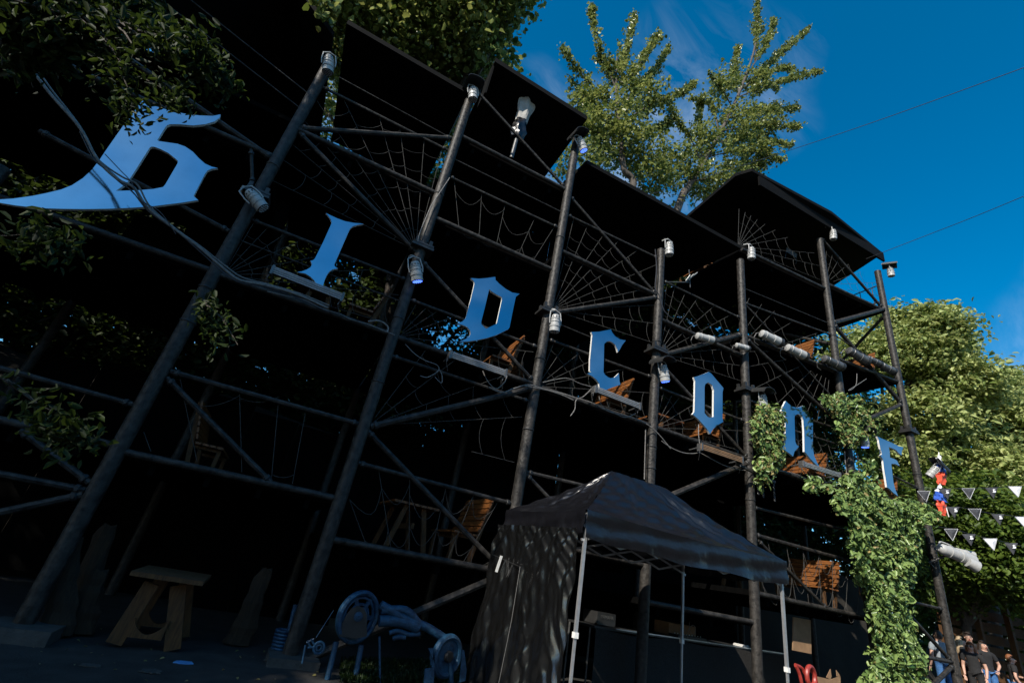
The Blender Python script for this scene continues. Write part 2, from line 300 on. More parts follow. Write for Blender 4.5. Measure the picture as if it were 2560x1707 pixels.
# ---------------------------------------------------------------- letters
LY = 7.62
LET = [
 ('Б', 'A', [(960,680),(1000,690),(1100,720),(1200,742),(1300,755),(1390,758),(1440,748),(1435,770),(1400,795),(1340,812),(1260,820),(1170,812),(1110,812),(1090,820),(1078,835),(1028,915),(1035,922),(1090,930),(1160,940),(1210,958),(1260,992),(1300,1035),(1340,1070),(1385,1090),(1422,1098),(1380,1103),(1355,1115),(1340,1135),(1265,1280),(1275,1290),(1295,1307),(1180,1325),(1000,1347),(850,1358),(700,1364),(550,1366),(400,1364),(260,1360),(100,1342),(0,1325),(-90,1300),(-60,1296),(0,1303),(80,1298),(210,1280),(300,1262),(400,1238),(470,1210),(540,1165),(600,1110),(650,1045),(690,985),(760,885),(830,785),(900,690),(935,655)],
  [(990,958),(978,965),(870,1135),(830,1195),(758,1247),(900,1243),(1000,1235),(1065,1222),(1080,1205),(1160,1068),(1162,1052),(1150,1040),(1100,1000),(1050,975),(1010,960)],
  'mirrored blackletter B-shaped letter, the big leftmost one with a long tail'),
 ('I', 'E', [(360,415),(400,435),(450,458),(510,480),(580,493),(655,500),(610,508),(570,520),(548,540),(530,580),(425,820),(430,832),(440,842),(455,848),(410,858),(385,875),(365,905),(350,940),(340,975),(335,1003),(310,995),(292,985),(285,970),(270,945),(240,915),(200,890),(135,877),(170,873),(210,858),(240,840),(250,820),(245,800),(238,790),(260,785),(275,770),(340,640),(405,495),(400,470),(380,440)], None,
  'mirrored blackletter I-shaped letter, narrow, between first and second column'),
 ('D', 'E', [(1495,925),(1560,930),(1620,925),(1688,915),(1690,940),(1720,970),(1770,1010),(1820,1038),(1878,1048),(1850,1070),(1845,1090),(1830,1160),(1800,1310),(1790,1325),(1700,1370),(1620,1395),(1540,1412),(1470,1422),(1405,1424),(1450,1405),(1480,1385),(1495,1360),(1490,1335),(1470,1310),(1440,1295),(1390,1280),(1430,1265),(1455,1240),(1465,1210),(1500,1080),(1525,970),(1520,950)],
  [(1640,1012),(1660,1030),(1700,1055),(1740,1075),(1740,1100),(1700,1280),(1695,1285),(1620,1320),(1610,1318),(1578,1285),(1578,1265),(1605,1160)],
  'mirrored blackletter D-shaped letter with a slanted slot in the middle'),
 ('C', 'F', [(560,1347),(620,1345),(670,1335),(713,1327),(722,1350),(745,1380),(785,1405),(830,1413),(800,1450),(785,1480),(768,1505),(762,1480),(745,1445),(720,1425),(700,1418),(680,1422),(660,1441),(655,1661),(665,1681),(690,1701),(710,1709),(740,1703),(760,1686),(775,1669),(778,1701),(780,1731),(788,1759),(740,1776),(700,1791),(655,1809),(616,1799),(625,1781),(620,1751),(600,1721),(570,1696),(528,1673),(560,1661),(548,1651),(550,1561),(565,1400),(568,1370)], None,
  'mirrored blackletter C-shaped letter open at the right, beside fourth column'),
 ('O', 'J', [(1480,248),(1500,262),(1540,310),(1595,375),(1588,410),(1588,610),(1593,640),(1550,665),(1515,695),(1490,735),(1470,700),(1440,665),(1400,620),(1354,580),(1368,560),(1370,530),(1374,320),(1363,290),(1400,280),(1440,265)],
  [(1475,330),(1452,345),(1447,370),(1447,570),(1470,598),(1487,607),(1518,600),(1520,390),(1505,350)],
  'mirrored blackletter O-shaped letter with an upright slot and white edges'),
 ('N', 'K', [(328,163),(345,180),(375,205),(410,215),(440,208),(470,198),(485,215),(510,255),(545,305),(540,340),(540,520),(550,590),(575,650),(597,685),(560,655),(520,615),(490,575),(475,560),(472,400),(465,310),(455,285),(440,268),(420,265),(400,275),(396,295),(402,480),(412,505),(430,520),(395,560),(385,598),(360,575),(330,555),(280,520),(310,520),(325,500),(328,440),(325,300),(318,250),(287,265),(300,220)], None,
  'mirrored blackletter N-shaped letter between two clumps of vine'),
 ('P', 'K', [(1045,440),(1100,465),(1160,490),(1210,515),(1250,525),(1238,555),(1235,590),(1215,572),(1190,545),(1135,522),(1142,560),(1145,605),(1175,615),(1200,630),(1220,672),(1185,655),(1155,655),(1160,700),(1172,800),(1188,860),(1208,908),(1170,880),(1140,850),(1122,838),(1110,760),(1100,700),(1090,620),(1070,590),(1082,580),(1072,540),(1060,490),(1058,470)], None,
  'mirrored blackletter last letter at far right, half behind the last column'),
]
for ch, z, out, hole, lab in LET:
    o3 = [at(z, x, y, LY) for x, y in out]; h3 = [at(z, x, y, LY) for x, y in hole] if hole else None
    cx = sum(p.x for p in o3)/len(o3); cz = min(p.z for p in o3)
    e = empty('mirror_letter', (cx, LY+.05, cz), lab, 'letter', 'mirror letters hung along the terrace front')
    loops = [[Vector((p.x, p.z, 0)) for p in o3]] + ([[Vector((p.x, p.z, 0)) for p in h3]] if h3 else [])
    tris = tessellate_polygon(loops); flat = o3 + (h3 or [])
    m = MB(); m.add(flat, [tuple(t) for t in tris]); m.build('mirror_face', 'mirror', e)
    s = MB()
    for lp in [o3] + ([h3] if h3 else []):
        k = len(lp); f_ = [Vector((p.x, p.y + .003, p.z)) for p in lp]; b = [Vector((p.x, p.y + .05, p.z)) for p in lp]
        s.add(f_ + b, [(i, (i+1)%k, (i+1)%k + k, i + k) for i in range(k)])
    s.build('side_return', 'white', e)
    bk = MB(); bk.add([p + Vector((0,.05,0)) for p in flat], [tuple(t) for t in tris]); bk.build('back_panel', 'blackm', e)
# ---------------------------------------------------------------- spider-web rope nets
def web(hub, box, nr, a0, a1, arcs, label, sag=.07, y=7.74):
    x0, x1, z0, z1 = box; hx, hz_ = hub
    e = empty('rope_net', ((x0+x1)/2, y, z0), label, 'net', 'spider web rope nets between the columns')
    def clip(a):
        dx, dz = math.cos(a), math.sin(a); t0, t1 = 0, 50
        for o, d, lo, hi in ((hx,dx,x0,x1),(hz_,dz,z0,z1)):
            if abs(d) < 1e-6:
                if o < lo or o > hi: return None
                continue
            ta, tb = sorted(((lo-o)/d, (hi-o)/d)); t0 = max(t0, ta); t1 = min(t1, tb)
        return (t0, t1) if t1 - t0 > .1 else None
    rr = []
    for i in range(nr):
        a = a0 + (a1-a0)*(i + random.uniform(-.15,.15))/(nr-1); c = clip(a); rr.append((a, c))
        if c:
            m = MB(); p = [(hx+math.cos(a)*t, y, hz_+math.sin(a)*t) for t in c]; m.tube(p, .0052, 5); m.build('strand', 'rope', e)
    for k in range(1, arcs+1):
        R = k * max((c[1] for a, c in rr if c), default=1) / (arcs + .6); m = MB(); ok = False
        for (a, c), (b, d) in zip(rr, rr[1:]):
            if c and d and c[0] < R < c[1] and d[0] < R*1.01 < d[1]:
                Rv = R*(1+.035*math.sin(a*9+k*2.3)+random.uniform(-.012,.012)); pts = []
                for q in range(7):
                    t = q/6; an = a + (b-a)*t; r_ = Rv*(1 - sag*4*t*(1-t)*min(1,abs(b-a)*2.2)); pts.append((hx+math.cos(an)*r_, y-.006, hz_+math.sin(an)*r_))
                m.tube(pts, .0042, 5); ok = random.random() < .92 or ok
        if ok: m.build('strand', 'rope', e)
    return e
P_ = math.pi
web((.74,6.6),(-1.9,.72,6.6,9.2),10,P_*.52,P_*.98,7,'spider web rope net behind the crossed tubes above the I letter')
web((2.3,4.9),(.95,3.55,7.5,8.57),9,P_*.30,P_*.70,5,'rope net of upright strands above the D letter',.2)
web((.9,3.2),(.95,3.5,3.25,4.75),6,.06,P_*.5,5,'rope net under the D letter between second and third column')
web((3.75,6.55),(3.78,6.4,6.5,9.1),10,.1,P_*.48,8,'spider web rope net above the C letter fanning out from third column')
web((6.6,6.55),(6.6,9.2,6.5,8.56),10,.1,P_*.48,8,'spider web rope net above the O letter fanning out from fourth column')
web((-1.9,4.8),(-1.9,.7,4.82,5.88),8,.04,P_*.5,6,'rope net between the I letter and the second column deck')
web((3.7,4.8),(3.78,6.4,4.82,5.86),8,.04,P_*.5,6,'rope net behind the C letter along the letter deck')
web((6.6,4.8),(6.6,9.2,4.82,5.7),8,.04,P_*.5,6,'rope net behind the O letter along the letter deck')
web((.9,4.8),(.95,3.5,4.82,5.56),8,.04,P_*.5,6,'rope net behind the D letter along the letter deck')
web((8.6,7.0),(9.45,12.9,8.2,9.4),9,.12,P_*.42,7,'rope net above the row of white spotlights')
web((13.0,9.0),(9.45,12.95,6.5,8.0),10,P_*1.02,P_*1.42,8,'rope net hanging under the row of white spotlights')
web((13.0,4.2),(9.45,12.95,4.9,6.3),9,P_*.5,P_*.95,8,'rope net behind the N letter')
web((9.3,11.0),(9.3,12.95,11.05,12.5),10,.12,P_*.48,7,'rope net on the topmost deck under the right roof')
web((13.1,11.4),(13.2,16.1,11.75,12.9),9,.1,P_*.48,6,'rope net on the topmost deck against the blue sky')
web((11.2,-1.5),(9.5,12.9,2.1,3.2),10,P_*.34,P_*.66,9,'wavy white rope net on the lowest deck left of the big vine',.4)
web((2.4,.2),(.95,3.5,1.55,2.58),7,P_*.3,P_*.72,4,'rope net on the lowest deck left of the black tent',.3)
web((.6,-.6),(-1.85,.7,2.1,3.15),7,P_*.55,P_*.8,4,'dim rope net on the lowest deck above the blue machine')
# ---------------------------------------------------------------- benches and tables
def slatted(kind):
    e = empty('bench' if kind == 'bench' else 'table', (0,0,0))
    L = 1.35
    if kind == 'bench':
        for i in range(4): m = MB(); m.box((-.18+i*.11, 0, .44), (.095, L, .035)); m.build('seat_slat', 'wood', e)
        for i in range(6):
            m = MB(); m.box((.21+.03*i, 0, .54+i*.105), (.03, L, .09), Quaternion((0,1,0), .28)); m.build('back_slat', 'wood', e)
        for y in (-.55, .55):
            m = MB(); m.bar((-.18,y,0),(-.18,y,.42),.06,.07); m.bar((.17,y,0),(.40,y,1.1),.06,.07); m.bar((-.2,y,.39),(.2,y,.39),.06,.05); m.build('leg', 'oldwood', e)
    else:
        for i in range(7): m = MB(); m.box((-.36+i*.12, 0, .75), (.108, L, .04)); m.build('top_slat', 'wood', e)
        for y in (-.55, .55):
            for s in (-1,1): m = MB(); m.bar((s*.34,y,0),(s*.16,y,.72),.07,.08); m.build('leg', 'oldwood', e)
        m = MB(); m.bar((0,-.7,.4),(0,.7,.4),.05,.09); m.build('stretcher', 'oldwood', e)
    return e
benchp = slatted('bench'); tablep = slatted('table'); first = {'bench':True,'table':True}
def put(kind, loc, rz, label):
    pr_ = benchp if kind == 'bench' else tablep
    o = pr_ if first[kind] else copy_tree(pr_); first[kind] = False
    o.location = loc; o.rotation_euler = (0,0,rz); tag(o, label, kind, 'wooden benches on the decks' if kind == 'bench' else 'wooden tables on the decks')
LN = {1:'I',2:'D',3:'C',4:'O',5:'N',6:'last'}
LV = {1:'lowest deck below the %s letter', 2:'deck right behind the %s letter', 3:'deck one floor above the %s letter', 4:'highest deck far above the %s letter'}
for k in range(1, 7):
    for lv, z in enumerate(DECKS[k], 1):
        if (k, lv) in ((6,1),(4,1),(2,4),(6,4),(3,1)): continue
        zz = z + .05 + (.2 if k >= 5 and z > 5 else 0); where = LV[lv] % LN[k]; yy = 8.78
        if (k, lv) in ((2,1),(3,2),(4,2),(5,1),(5,3),(6,3),(2,2),(1,2),(5,2),(6,2)): put('bench', (CX[k+1]-.62, yy, zz), 0, 'orange slatted bench facing left on the ' + where)
        if (k, lv) in ((1,2),(2,3),(5,4),(3,2),(1,1)): put('bench', (CX[k]+.7, yy+1.2, zz), P_, 'orange slatted bench facing right on the ' + where)
        if (k, lv) in ((2,3),(5,4),(2,1),(4,2),(5,1),(1,2)): put('table', ((CX[k]+CX[k+1])/2, yy+.6, zz), 0, 'wooden slatted table on the ' + where)
# ---------------------------------------------------------------- par cans, spots, washers
def parcan(hood, lit):
    e = empty('stage_light', (0,0,0))
    m = MB(); m.lathe((0,0,.17), (0,0,-1), [(.03,-.03),(.065,-.02),(.085,.02),(.088,.05),(.096,.055),(.096,.075),(.088,.08),(.092,.11),(.103,.115),(.103,.135),(.094,.14),(.098,.2),(.110,.205),(.110,.235),(.100,.24),(.104,.33)], 24)
    bd = m.build('body', 'whitem', e, True)
    v = MB()
    for j in range(10): a = j*P_/5; v.box((math.cos(a)*.086, math.sin(a)*.086, .135), (.016,.016,.03), Quaternion((0,0,1), a))
    v.build('vent', 'blackm', bd)
    m = MB(); m.lathe((0,0,-.155), (0,0,-1), [(.1,0),(.1,.012),(.09,.014)], 24); ln = m.build('lens', 'lens', e)
    m = MB()
    for R_, n in ((0,1),(.038,6),(.072,12)):
        for j in range(n):
            a = 2*P_*j/max(n,1); m.lathe((math.cos(a)*R_, math.sin(a)*R_, -.168), (0,0,-1), [(.014,0),(.014,.008),(.006,.013)], 8)
    m.build('led', 'ledb' if lit else 'alu', ln)
    m = MB(); m.tube([(-.12,0,0),(-.13,.0,.1),(-.11,.02,.26),(0,.03,.31),(.11,.02,.26),(.13,0,.1),(.12,0,0)], .012, 6); m.tube([(0,.03,.31),(0,.14,.36),(-.02,.22,.36)], .02, 6); m.build('yoke', 'whitem', e)
    if hood:
        m = MB(); n = 9; vs = []; fs = []
        for i in range(n):
            a = -P_*.5 + P_*i/(n-1); x = math.sin(a)*.2; z = math.cos(a)*.12 + .22
            vs += [(x,-.22,z),(x,.2,z+.04),(x,-.22,z+.012),(x,.2,z+.052)]
        for i in range(n-1): o = i*4; fs += [(o,o+4,o+5,o+1),(o+2,o+3,o+7,o+6),(o,o+2,o+6,o+4),(o+1,o+5,o+7,o+3)]
        m.add(vs, fs); m.build('hood', 'blackm', e)
    return e
pc = {}
PAR = [('A',2145,425,False,False,'topmost lamp on the first column',(.15,-.25,0)),('B',1200,740,True,False,'hooded lamp on top of the second column',(0,-.2,0)),
 ('B',2050,1135,True,True,'hooded blue glowing lamp on top of the third column',(.0,-.55,0)),('E',1068,880,False,True,'blue glowing lamp at the middle of the second column',(.15,-.45,0)),
 ('F',275,1285,False,False,'white lamp at the middle of the third column',(.1,-.12,0)),('A',1675,1310,False,False,'lamp facing outward at the middle of the first column',(0,-1.0,0)),
 ('F',1170,700,False,False,'white lamp on top of the fourth column',(.05,-.1,0)),('F',1815,735,False,False,'white lamp on top of the fifth column',(.1,-.1,.2)),
 ('G',700,275,False,False,'white lamp on top of the sixth column under the roof',(.1,-.1,.4)),('G',1150,565,True,False,'hooded white lamp on top of the last column against the sky',(.0,-.1,.5)),
 ('J',1130,265,True,True,'hooded blue glowing lamp at the middle of the fourth column',(.05,-.3,0)),('J',1905,490,True,False,'hooded lamp at the fifth column above the vine clump',(.1,-.15,0)),
 ('K',945,475,True,True,'hooded lamp at the sixth column in the vine, faintly blue',(.1,-.1,0)),('K',1480,720,True,False,'hooded lamp at the last column beside the flag',(.5,-.5,1.2))]
for z, x, y, hd, lit, lab, rot in PAR:
    key = (hd, lit); o = copy_tree(pc[key]) if key in pc else parcan(hd, lit); pc.setdefault(key, o)
    yy = 7.42; o.location = at(z, x, y, yy); o.rotation_euler = rot
    tag(o, ('white ribbed stage light, ' + lab), 'stage light', 'ribbed stage lights on the columns')
def spot(mname):
    e = empty('spotlight', (0,0,0))
    m = MB(); m.lathe((-.24,0,0), (1,0,0), [(.05,0),(.08,.015),(.085,.09),(.092,.095),(.092,.11),(.085,.115),(.087,.3),(.098,.305),(.1,.46)], 20); m.build('body', mname, e, True)
    m = MB(); m.lathe((.215,0,0), (1,0,0), [(.104,0),(.106,.07),(.09,.07),(.088,.03)], 20); m.build('rim', 'blackm', e, True)
    m = MB(); m.tube([(0,.0,-.1),(0,.11,-.09),(0,.13,0),(0,.11,.09),(0,0,.1)], .01, 6); m.build('yoke', 'greym', e)
    m = MB(); m.tube([(-.26,0,0),(-.34,.02,-.04),(-.37,.05,-.15),(-.3,.1,-.22),(-.15,.15,-.2)], .008, 5); m.build('lead', 'cable', e)
    return e
sp = {'whitem':spot('whitem'), 'greym':spot('greym')}; sf = {'whitem':True,'greym':True}
for z, x, y, mn, lab, sc in [('F',1450,1395,'whitem','white spotlight lying on the rail between fourth and fifth column',1.0),('F',1740,1463,'whitem','short white spotlight clamped across the fifth column',.75),
    ('G',205,1078,'whitem','white spotlight, left of the two above the N letter',1.25),('G',405,1187,'whitem','white spotlight, right of the two above the N letter',1.25),
    ('G',690,1272,'greym','dark grey spotlight crossing the sixth column',1.3),('G',885,1218,'greym','dark grey spotlight, leftmost right of the sixth column',1.4),
    ('G',1010,1258,'greym','dark grey small spotlight between two bigger grey ones',1.0),('G',1110,1312,'greym','dark grey spotlight touching the last column',1.2)]:
    o = sp[mn] if sf[mn] else copy_tree(sp[mn]); sf[mn] = False
    o.location = at(z, x, y, 7.5); o.scale = (sc,sc,sc); a = .22 if 'right' in lab or 'left' in lab else .1
    o.rotation_euler = (0, a if mn == 'greym' else (-.05 if 'lying' in lab or 'short' in lab else .12), -.1); tag(o, lab, 'spotlight', 'spotlights along the upper rails')
BARS = [('D',(1770,460),(2243,645),'I'),('I',(1320,115),(1770,268),'D'),('J',(575,385),(935,525),'C'),('J',(1405,835),(1735,945),'O'),('K',(445,655),(745,750),'N')]
for z, a, b_, nm in BARS:
    p = at(z,*a,7.4); q = at(z,*b_,7.4); e = empty('wash_light_bar', p, 'long ribbed wash light bar under the %s letter' % nm, 'light bar', 'wash light bars under the letters')
    m = MB(); m.bar(p, q, .09, .07); m.build('housing', 'greym', e)
    for s in (-.045,-.012,.022,.05):
        m = MB(); m.tube([p+Vector((0,-.052,s)), q+Vector((0,-.052,s))], .011, 6); m.build('tube', 'alu' if nm != 'O' else 'card', e)
    for t in (0.02,.98):
        c = p.lerp(q, t); m = MB(); m.box(c, (.035,.14,.16)); m.tube([c, c+Vector((0,.3,-.02))], .015, 6); m.tube([c, c+Vector((-.03,-.02,-.14)), c+Vector((.06,.1,-.25))], .007, 5); m.build('bracket', 'greym', e)
# ---------------------------------------------------------------- loose cables
def catmull(P, n=8):
    P = [Vector(p) for p in P]; P = [P[0]] + P + [P[-1]]; out = []
    for i in range(1, len(P)-2):
        for k in range(n):
            t = k/n; a, b, c, d = P[i-1:i+3]
            out.append(.5*((2*b) + (c-a)*t + (2*a-5*b+4*c-d)*t*t + (3*b-a-3*c+d)*t**3))
    return out + [P[-1] if False else P[-2]]
def cable(pts, r, m, label, name='cable', group=None, n=8):
    mb = MB(); mb.tube(catmull(pts, n), r, 6); o = mb.build(name, m, None, True); tag(o, label, 'cable', group); return o
main = [(0,100),(50,155),(90,190),(130,240),(200,320),(235,385),(262,420),(300,452),(335,470),(370,520),(440,575),(500,620),(560,672),(600,700),(660,712),(740,735),(820,770)]
MP = [(x, y) for x, y in main]
cable([at('X',x-35 if i==0 else x,y-30 if i==0 else y,6.7+.04*i) for i,(x,y) in enumerate(MP)], .02, 'cable', 'thick grey cable sagging in front of the big leftmost letter')
cable([at('X',x+4+5*math.sin(i),y-5+4*math.cos(i*1.3),6.73+.04*i) for i,(x,y) in enumerate(MP[2:],2)], .012, 'cable', 'thinner cable bundled along the thick one by the leftmost letter')
cable([at('X',x+(3*math.cos(i*2)),y+7+4*math.sin(i*1.7),6.7+.04*i) for i,(x,y) in enumerate(MP[4:],4)], .009, 'wire', 'black thin cable below the thick one by the leftmost letter')
cable([at('X',*p,7.0) for p in [(262,385),(300,425),(328,455),(352,500),(400,530),(440,585)]], .006, 'wire', 'thin black wire looping beside the bundle over the leftmost letter')
cable([at('X',*p,7.0) for p in [(240,400),(290,440),(330,480),(370,520)]], .006, 'wire', 'short black wire under the bundle crossing the leftmost letter')
cable([atd('X',*p,dd) for p,dd in [((1624,487),17),((1900,400),14),((2200,300),11),((2700,118),8)]], .008, 'wire', 'upper thin overhead wire against the blue sky', 'overhead_wire', 'overhead wires')
cable([atd('X',*p,dd) for p,dd in [((2165,647),14.5),((2320,587),13),((2450,536),11.5),((2700,432),9.5)]], .008, 'wire', 'lower thin overhead wire leaving the right roof corner', 'overhead_wire', 'overhead wires')
def run(z, pts, r, m, lab, y=7.55): cable([at(z,*p,y) for p in pts], r, m, lab, 'cable', 'loose cables along the letter deck')
run('E',[(-100,1030),(30,1060),(200,1100),(320,1160),(480,1210),(560,1250),(700,1290),(820,1340),(900,1370)],.008,'cable','loose cable along the deck edge under the I letter')
run('E',[(690,1265),(760,1258),(800,1270),(845,1305),(840,1350)],.014,'cable','short looped cable left of the second column')
run('I',[(980,30),(1060,110),(1140,160),(1230,195),(1240,240),(1160,290),(1100,280)],.008,'cable','curled cable left of the bar under the D letter')
run('I',[(1250,230),(1270,280),(1265,335),(1215,290)],.008,'cable','cable end with plug hanging below the D letter')
run('I',[(1780,280),(1760,330),(1700,380),(1650,350),(1610,290),(1590,240)],.01,'cable','cable loop hanging right of the bar under the D letter')
run('I',[(1640,370),(1740,410),(1830,380),(1950,350),(2060,380),(2200,425),(2300,470)],.012,'cable','cable bundle crossing the third column at the letter deck')
run('J',[(30,355),(180,385),(300,410),(430,450),(560,490),(700,560),(850,600),(980,650),(1080,730),(1180,850)],.012,'cable','cable bundle along the deck edge under the C letter')
run('J',[(180,330),(360,298),(470,340),(560,365)],.008,'cable','pale cable arcing up left of the C letter')
run('J',[(560,380),(500,440),(440,470),(430,540),(395,595)],.009,'cable','cable dropping from the left end of the bar under the C letter')
run('J',[(620,440),(640,510),(720,560),(820,605),(905,575)],.009,'cable','cable slung under the bar of the C letter')
run('J',[(1110,790),(1200,850),(1300,885),(1400,880),(1410,830),(1400,740),(1400,660)],.009,'cable','cable rising to the foot of the O letter')
run('J',[(1410,880),(1500,930),(1600,980),(1700,1010),(1780,1020),(1960,1020)],.01,'cable','cable bundle right of the bar under the O letter')
run('K',[(210,705),(320,715),(420,740),(560,795),(700,800)],.01,'cable','cable along the deck edge under the N letter')
run('K',[(430,640),(470,720),(530,770),(600,800),(740,790)],.012,'cable','cable looping from the bar under the N letter into the vine')
run('K',[(790,560),(795,650),(810,760),(830,850)],.01,'cable','black cable hanging beside the sixth column')
run('G',[(885,1360),(880,1440),(850,1480),(820,1490),(900,1440),(960,1400)],.008,'cable','curled cable hanging right of the sixth column')
run('F',[(1060,700),(1070,850),(1060,1000),(1090,1060),(1130,1180),(1190,1240)],.012,'wire','black cable bundle down the fourth column')
run('E',[(1330,140),(1230,290),(1180,370),(1100,560),(1080,640)],.009,'cable','cable running down the upper second column')
run('J',[(975,1090),(980,880),(985,700)],.010,'cable','upright cable beside the lower fourth column')
# bracket arm with chains on the fifth column
e = empty('bracket_arm', at('K',10,690,7.5), 'black bracket arm with hanging chains on the fifth column', 'bracket')
m = MB(); m.bar(at('K',-60,655,7.5), at('K',240,800,7.3), .06, .05); m.build('arm', 'blackm', e)
for x, y in ((105,745),(145,770),(232,800)):
    m = MB(); p = at('K',x,y,7.42)
    for i in range(9): m.torus(p + Vector((0,0,-.035-i*.045)), (1,0,0) if i % 2 else (0,1,0), .02, .006, 10, 5)
    m.build('chain', 'greym', e)
# closed grey parasol on the upper deck between second and third column
p0 = at('B',1500,1240,8.1); pt = at('B',1650,690,8.1); ax = (pt - p0)
e = empty('parasol', p0, 'closed parasol wrapped in grey cover on the upper deck between second and third column', 'parasol')
m = MB(); m.tube([p0, p0+ax*.97], .05, 10); m.build('pole', 'greym', e, True)
def wrap(a, b_, rs, n=22, mname='fabg', nm='cover', seed=1):
    m = MB(); vs = []; K = len(rs)*3
    d = (pt-p0).normalized(); u = Vector((1,0,0)); u = (u-d*u.dot(d)).normalized(); v = d.cross(u)
    for i in range(K):
        t = i/(K-1); rr = np.interp(t, np.linspace(0,1,len(rs)), rs); c = p0 + ax*(a+(b_-a)*t)
        for j in range(n):
            an = 2*P_*j/n; w_ = rr*(1 + .16*math.sin(an*5+t*5+seed) + .1*math.sin(an*3-t*8)); vs.append(c + (u*math.cos(an)+v*math.sin(an)*.8)*w_)
    m.add(vs, [(i*n+j,i*n+(j+1)%n,(i+1)*n+(j+1)%n,(i+1)*n+j) for i in range(K-1) for j in range(n)] + [tuple((K-1)*n+j for j in range(n))]); m.build(nm, mname, e, True)
wrap(.5,1.0,[.14,.17,.2,.22,.21,.12]); wrap(.26,.5,[.15,.19,.17,.14],mname='tent',nm='canopy_end',seed=3)
# metal fan-shaped floodlight between fourth and fifth column
e = empty('floodlight', at('F',1330,930,7.6), 'small finned metal floodlight on an arm between fourth and fifth column', 'floodlight')
m = MB(); m.tube([at('F',1140,955,7.65), at('F',1320,958,7.6)], .012, 6); m.tube([at('F',1325,860,7.6), at('F',1335,1000,7.6)], .012, 6); m.build('arm', 'greym', e)
for a_, b_ in (((1300,950),(1335,905)),((1320,940),(1360,900)),((1340,920),(1390,885))):
    m = MB(); m.bar(at('F',*a_,7.58), at('F',*b_,7.5), .07, .012); m.build('fin', 'whitem', e)
# sign board on the topmost deck (small print is unreadable in the photograph)
e = empty('chair', at('G',370,470,8.4), 'black folding chair with pale mesh back on topmost deck under right roof', 'chair')
a_, b_, c_, d_ = at('G',335,372,8.4), at('G',415,425,8.4), at('G',410,455,8.4), at('G',332,405,8.4)
m = MB(); m.add([a_,b_,c_,d_], [(0,1,2,3)]); m.bar(a_, b_, .02,.02); m.build('backrest', 'greym', e)
for s_, t_ in (((335,372),(322,460)),((415,425),(405,505))): m = MB(); m.tube([at('G',*s_,8.4), at('G',*t_,8.4)], .012, 6); m.build('leg', 'blackm', e)
# ================================================================ TENT
TZ = 2.4; TA = Vector((3.5,5.3,TZ)); TB = Vector((7.0,5.22,TZ)); TD = Vector((3.28,7.2,TZ)); TC = Vector((6.85,7.12,TZ)); R0 = Vector((4.5,6.22,3.22)); R1 = Vector((5.55,6.2,3.2))
TE = empty('tent', (5.1,6.2,0), 'black pop-up gazebo tent with white legs and vinyl left side wall', 'tent')
cn = MB()
def face(a, b, c, d, n=80, mm=24):       # a-b eave, d-c ridge side
    vs = []
    for j in range(mm+1):
        t = j/mm
        for i in range(n+1):
            s = i/n; e_ = a.lerp(b, s); r_ = d.lerp(c, s); p = e_.lerp(r_, t)
            p.z -= .10*4*t*(1-t)*(.5+.5*math.sin(P_*s)) + .035*math.sin(P_*s)*(1-t)
            nrm = (b-a).cross(d-a).normalized()
            p += nrm*(.012*math.sin(s*31+t*6)*(1-t) + .010*math.sin((s*.8+t)*23) + .008*math.sin((s-t)*41))*min(1,4*t*(1-t)+.25)
            cr_ = math.exp(-((s-.78)/.10)**2)*math.sin(P_*t)*(1 if b == TB else .3) + .35*math.exp(-((s-.25)/.1)**2)*math.sin(P_*t); p += nrm*.028*math.sin(s*75+t*8)*cr_
            vs.append(p)
    cn.add(vs, [(j*(n+1)+i, j*(n+1)+i+1, (j+1)*(n+1)+i+1, (j+1)*(n+1)+i) for j in range(mm) for i in range(n)])
face(TA, TB, R1, R0); face(TD, TA, R0, R0); face(TB, TC, R1, R1); face(TC, TD, R0, R1)
cn.build('canopy', 'tent', TE, True)
def valance(a, b, nm='valance', label=None, drop=.3):
    m = MB(); n = 40; rows = 8; vs = []; nrm = (b-a).cross(Vector((0,0,1))).normalized()
    for j in range(rows+1):
        for i in range(n+1):
            s = i/n; t = j/rows; p = a.lerp(b, s); p.z -= .035*math.sin(P_*s) + drop*t*(1 + .05*math.sin(s*17)); p += nrm*(.012 + .018*t*math.sin(s*26+1) + .012*t*math.sin(s*53) + .01*math.sin(t*9+s*7)); vs.append(p)
    m.add(vs, [(j*(n+1)+i, j*(n+1)+i+1, (j+1)*(n+1)+i+1, (j+1)*(n+1)+i) for j in range(rows) for i in range(n)])
    return m.build(nm, 'tent', TE, True)
valance(TA, TB, drop=.33); valance(TD, TA, drop=.3); valance(TB, TC); valance(TC, TD)
for p in (TA, TB, TC, TD):
    q = Vector((p.x + (.05 if p in (TA,TD) else -.05), p.y + (.05 if p in (TA,TB) else -.05), 0))
    m = MB(); m.box((q.x, q.y, 1.7), (.036,.036,1.36)); lg = m.build('leg', 'alu', TE)
    m = MB(); m.box((q.x, q.y, .52), (.028,.028,1.0)); m.build('inner_leg', 'alu', lg); m = MB(); m.box((q.x, q.y, 1.02), (.055,.055,.06)); m.build('collar', 'white', lg)
for a, b in ((TA,TB),(TD,TC)):
    n = 6 if a == TA and b == TB or a == TD else 3
    for i in range(n):
        for u_, v_ in (((0,-.18),(1,-.36)),((0,-.36),(1,-.18))):
            p = a.lerp(b, (i+u_[0])/n); q = a.lerp(b, (i+v_[0])/n); p = Vector((p.x, p.y+.06*(1 if a==TA else -1), TZ+u_[1])); q = Vector((q.x, q.y+.06*(1 if a==TA else -1), TZ+v_[1]))
            m = MB(); m.bar(p, q, .016, .03); m.build('truss_bar', 'alu', TE)
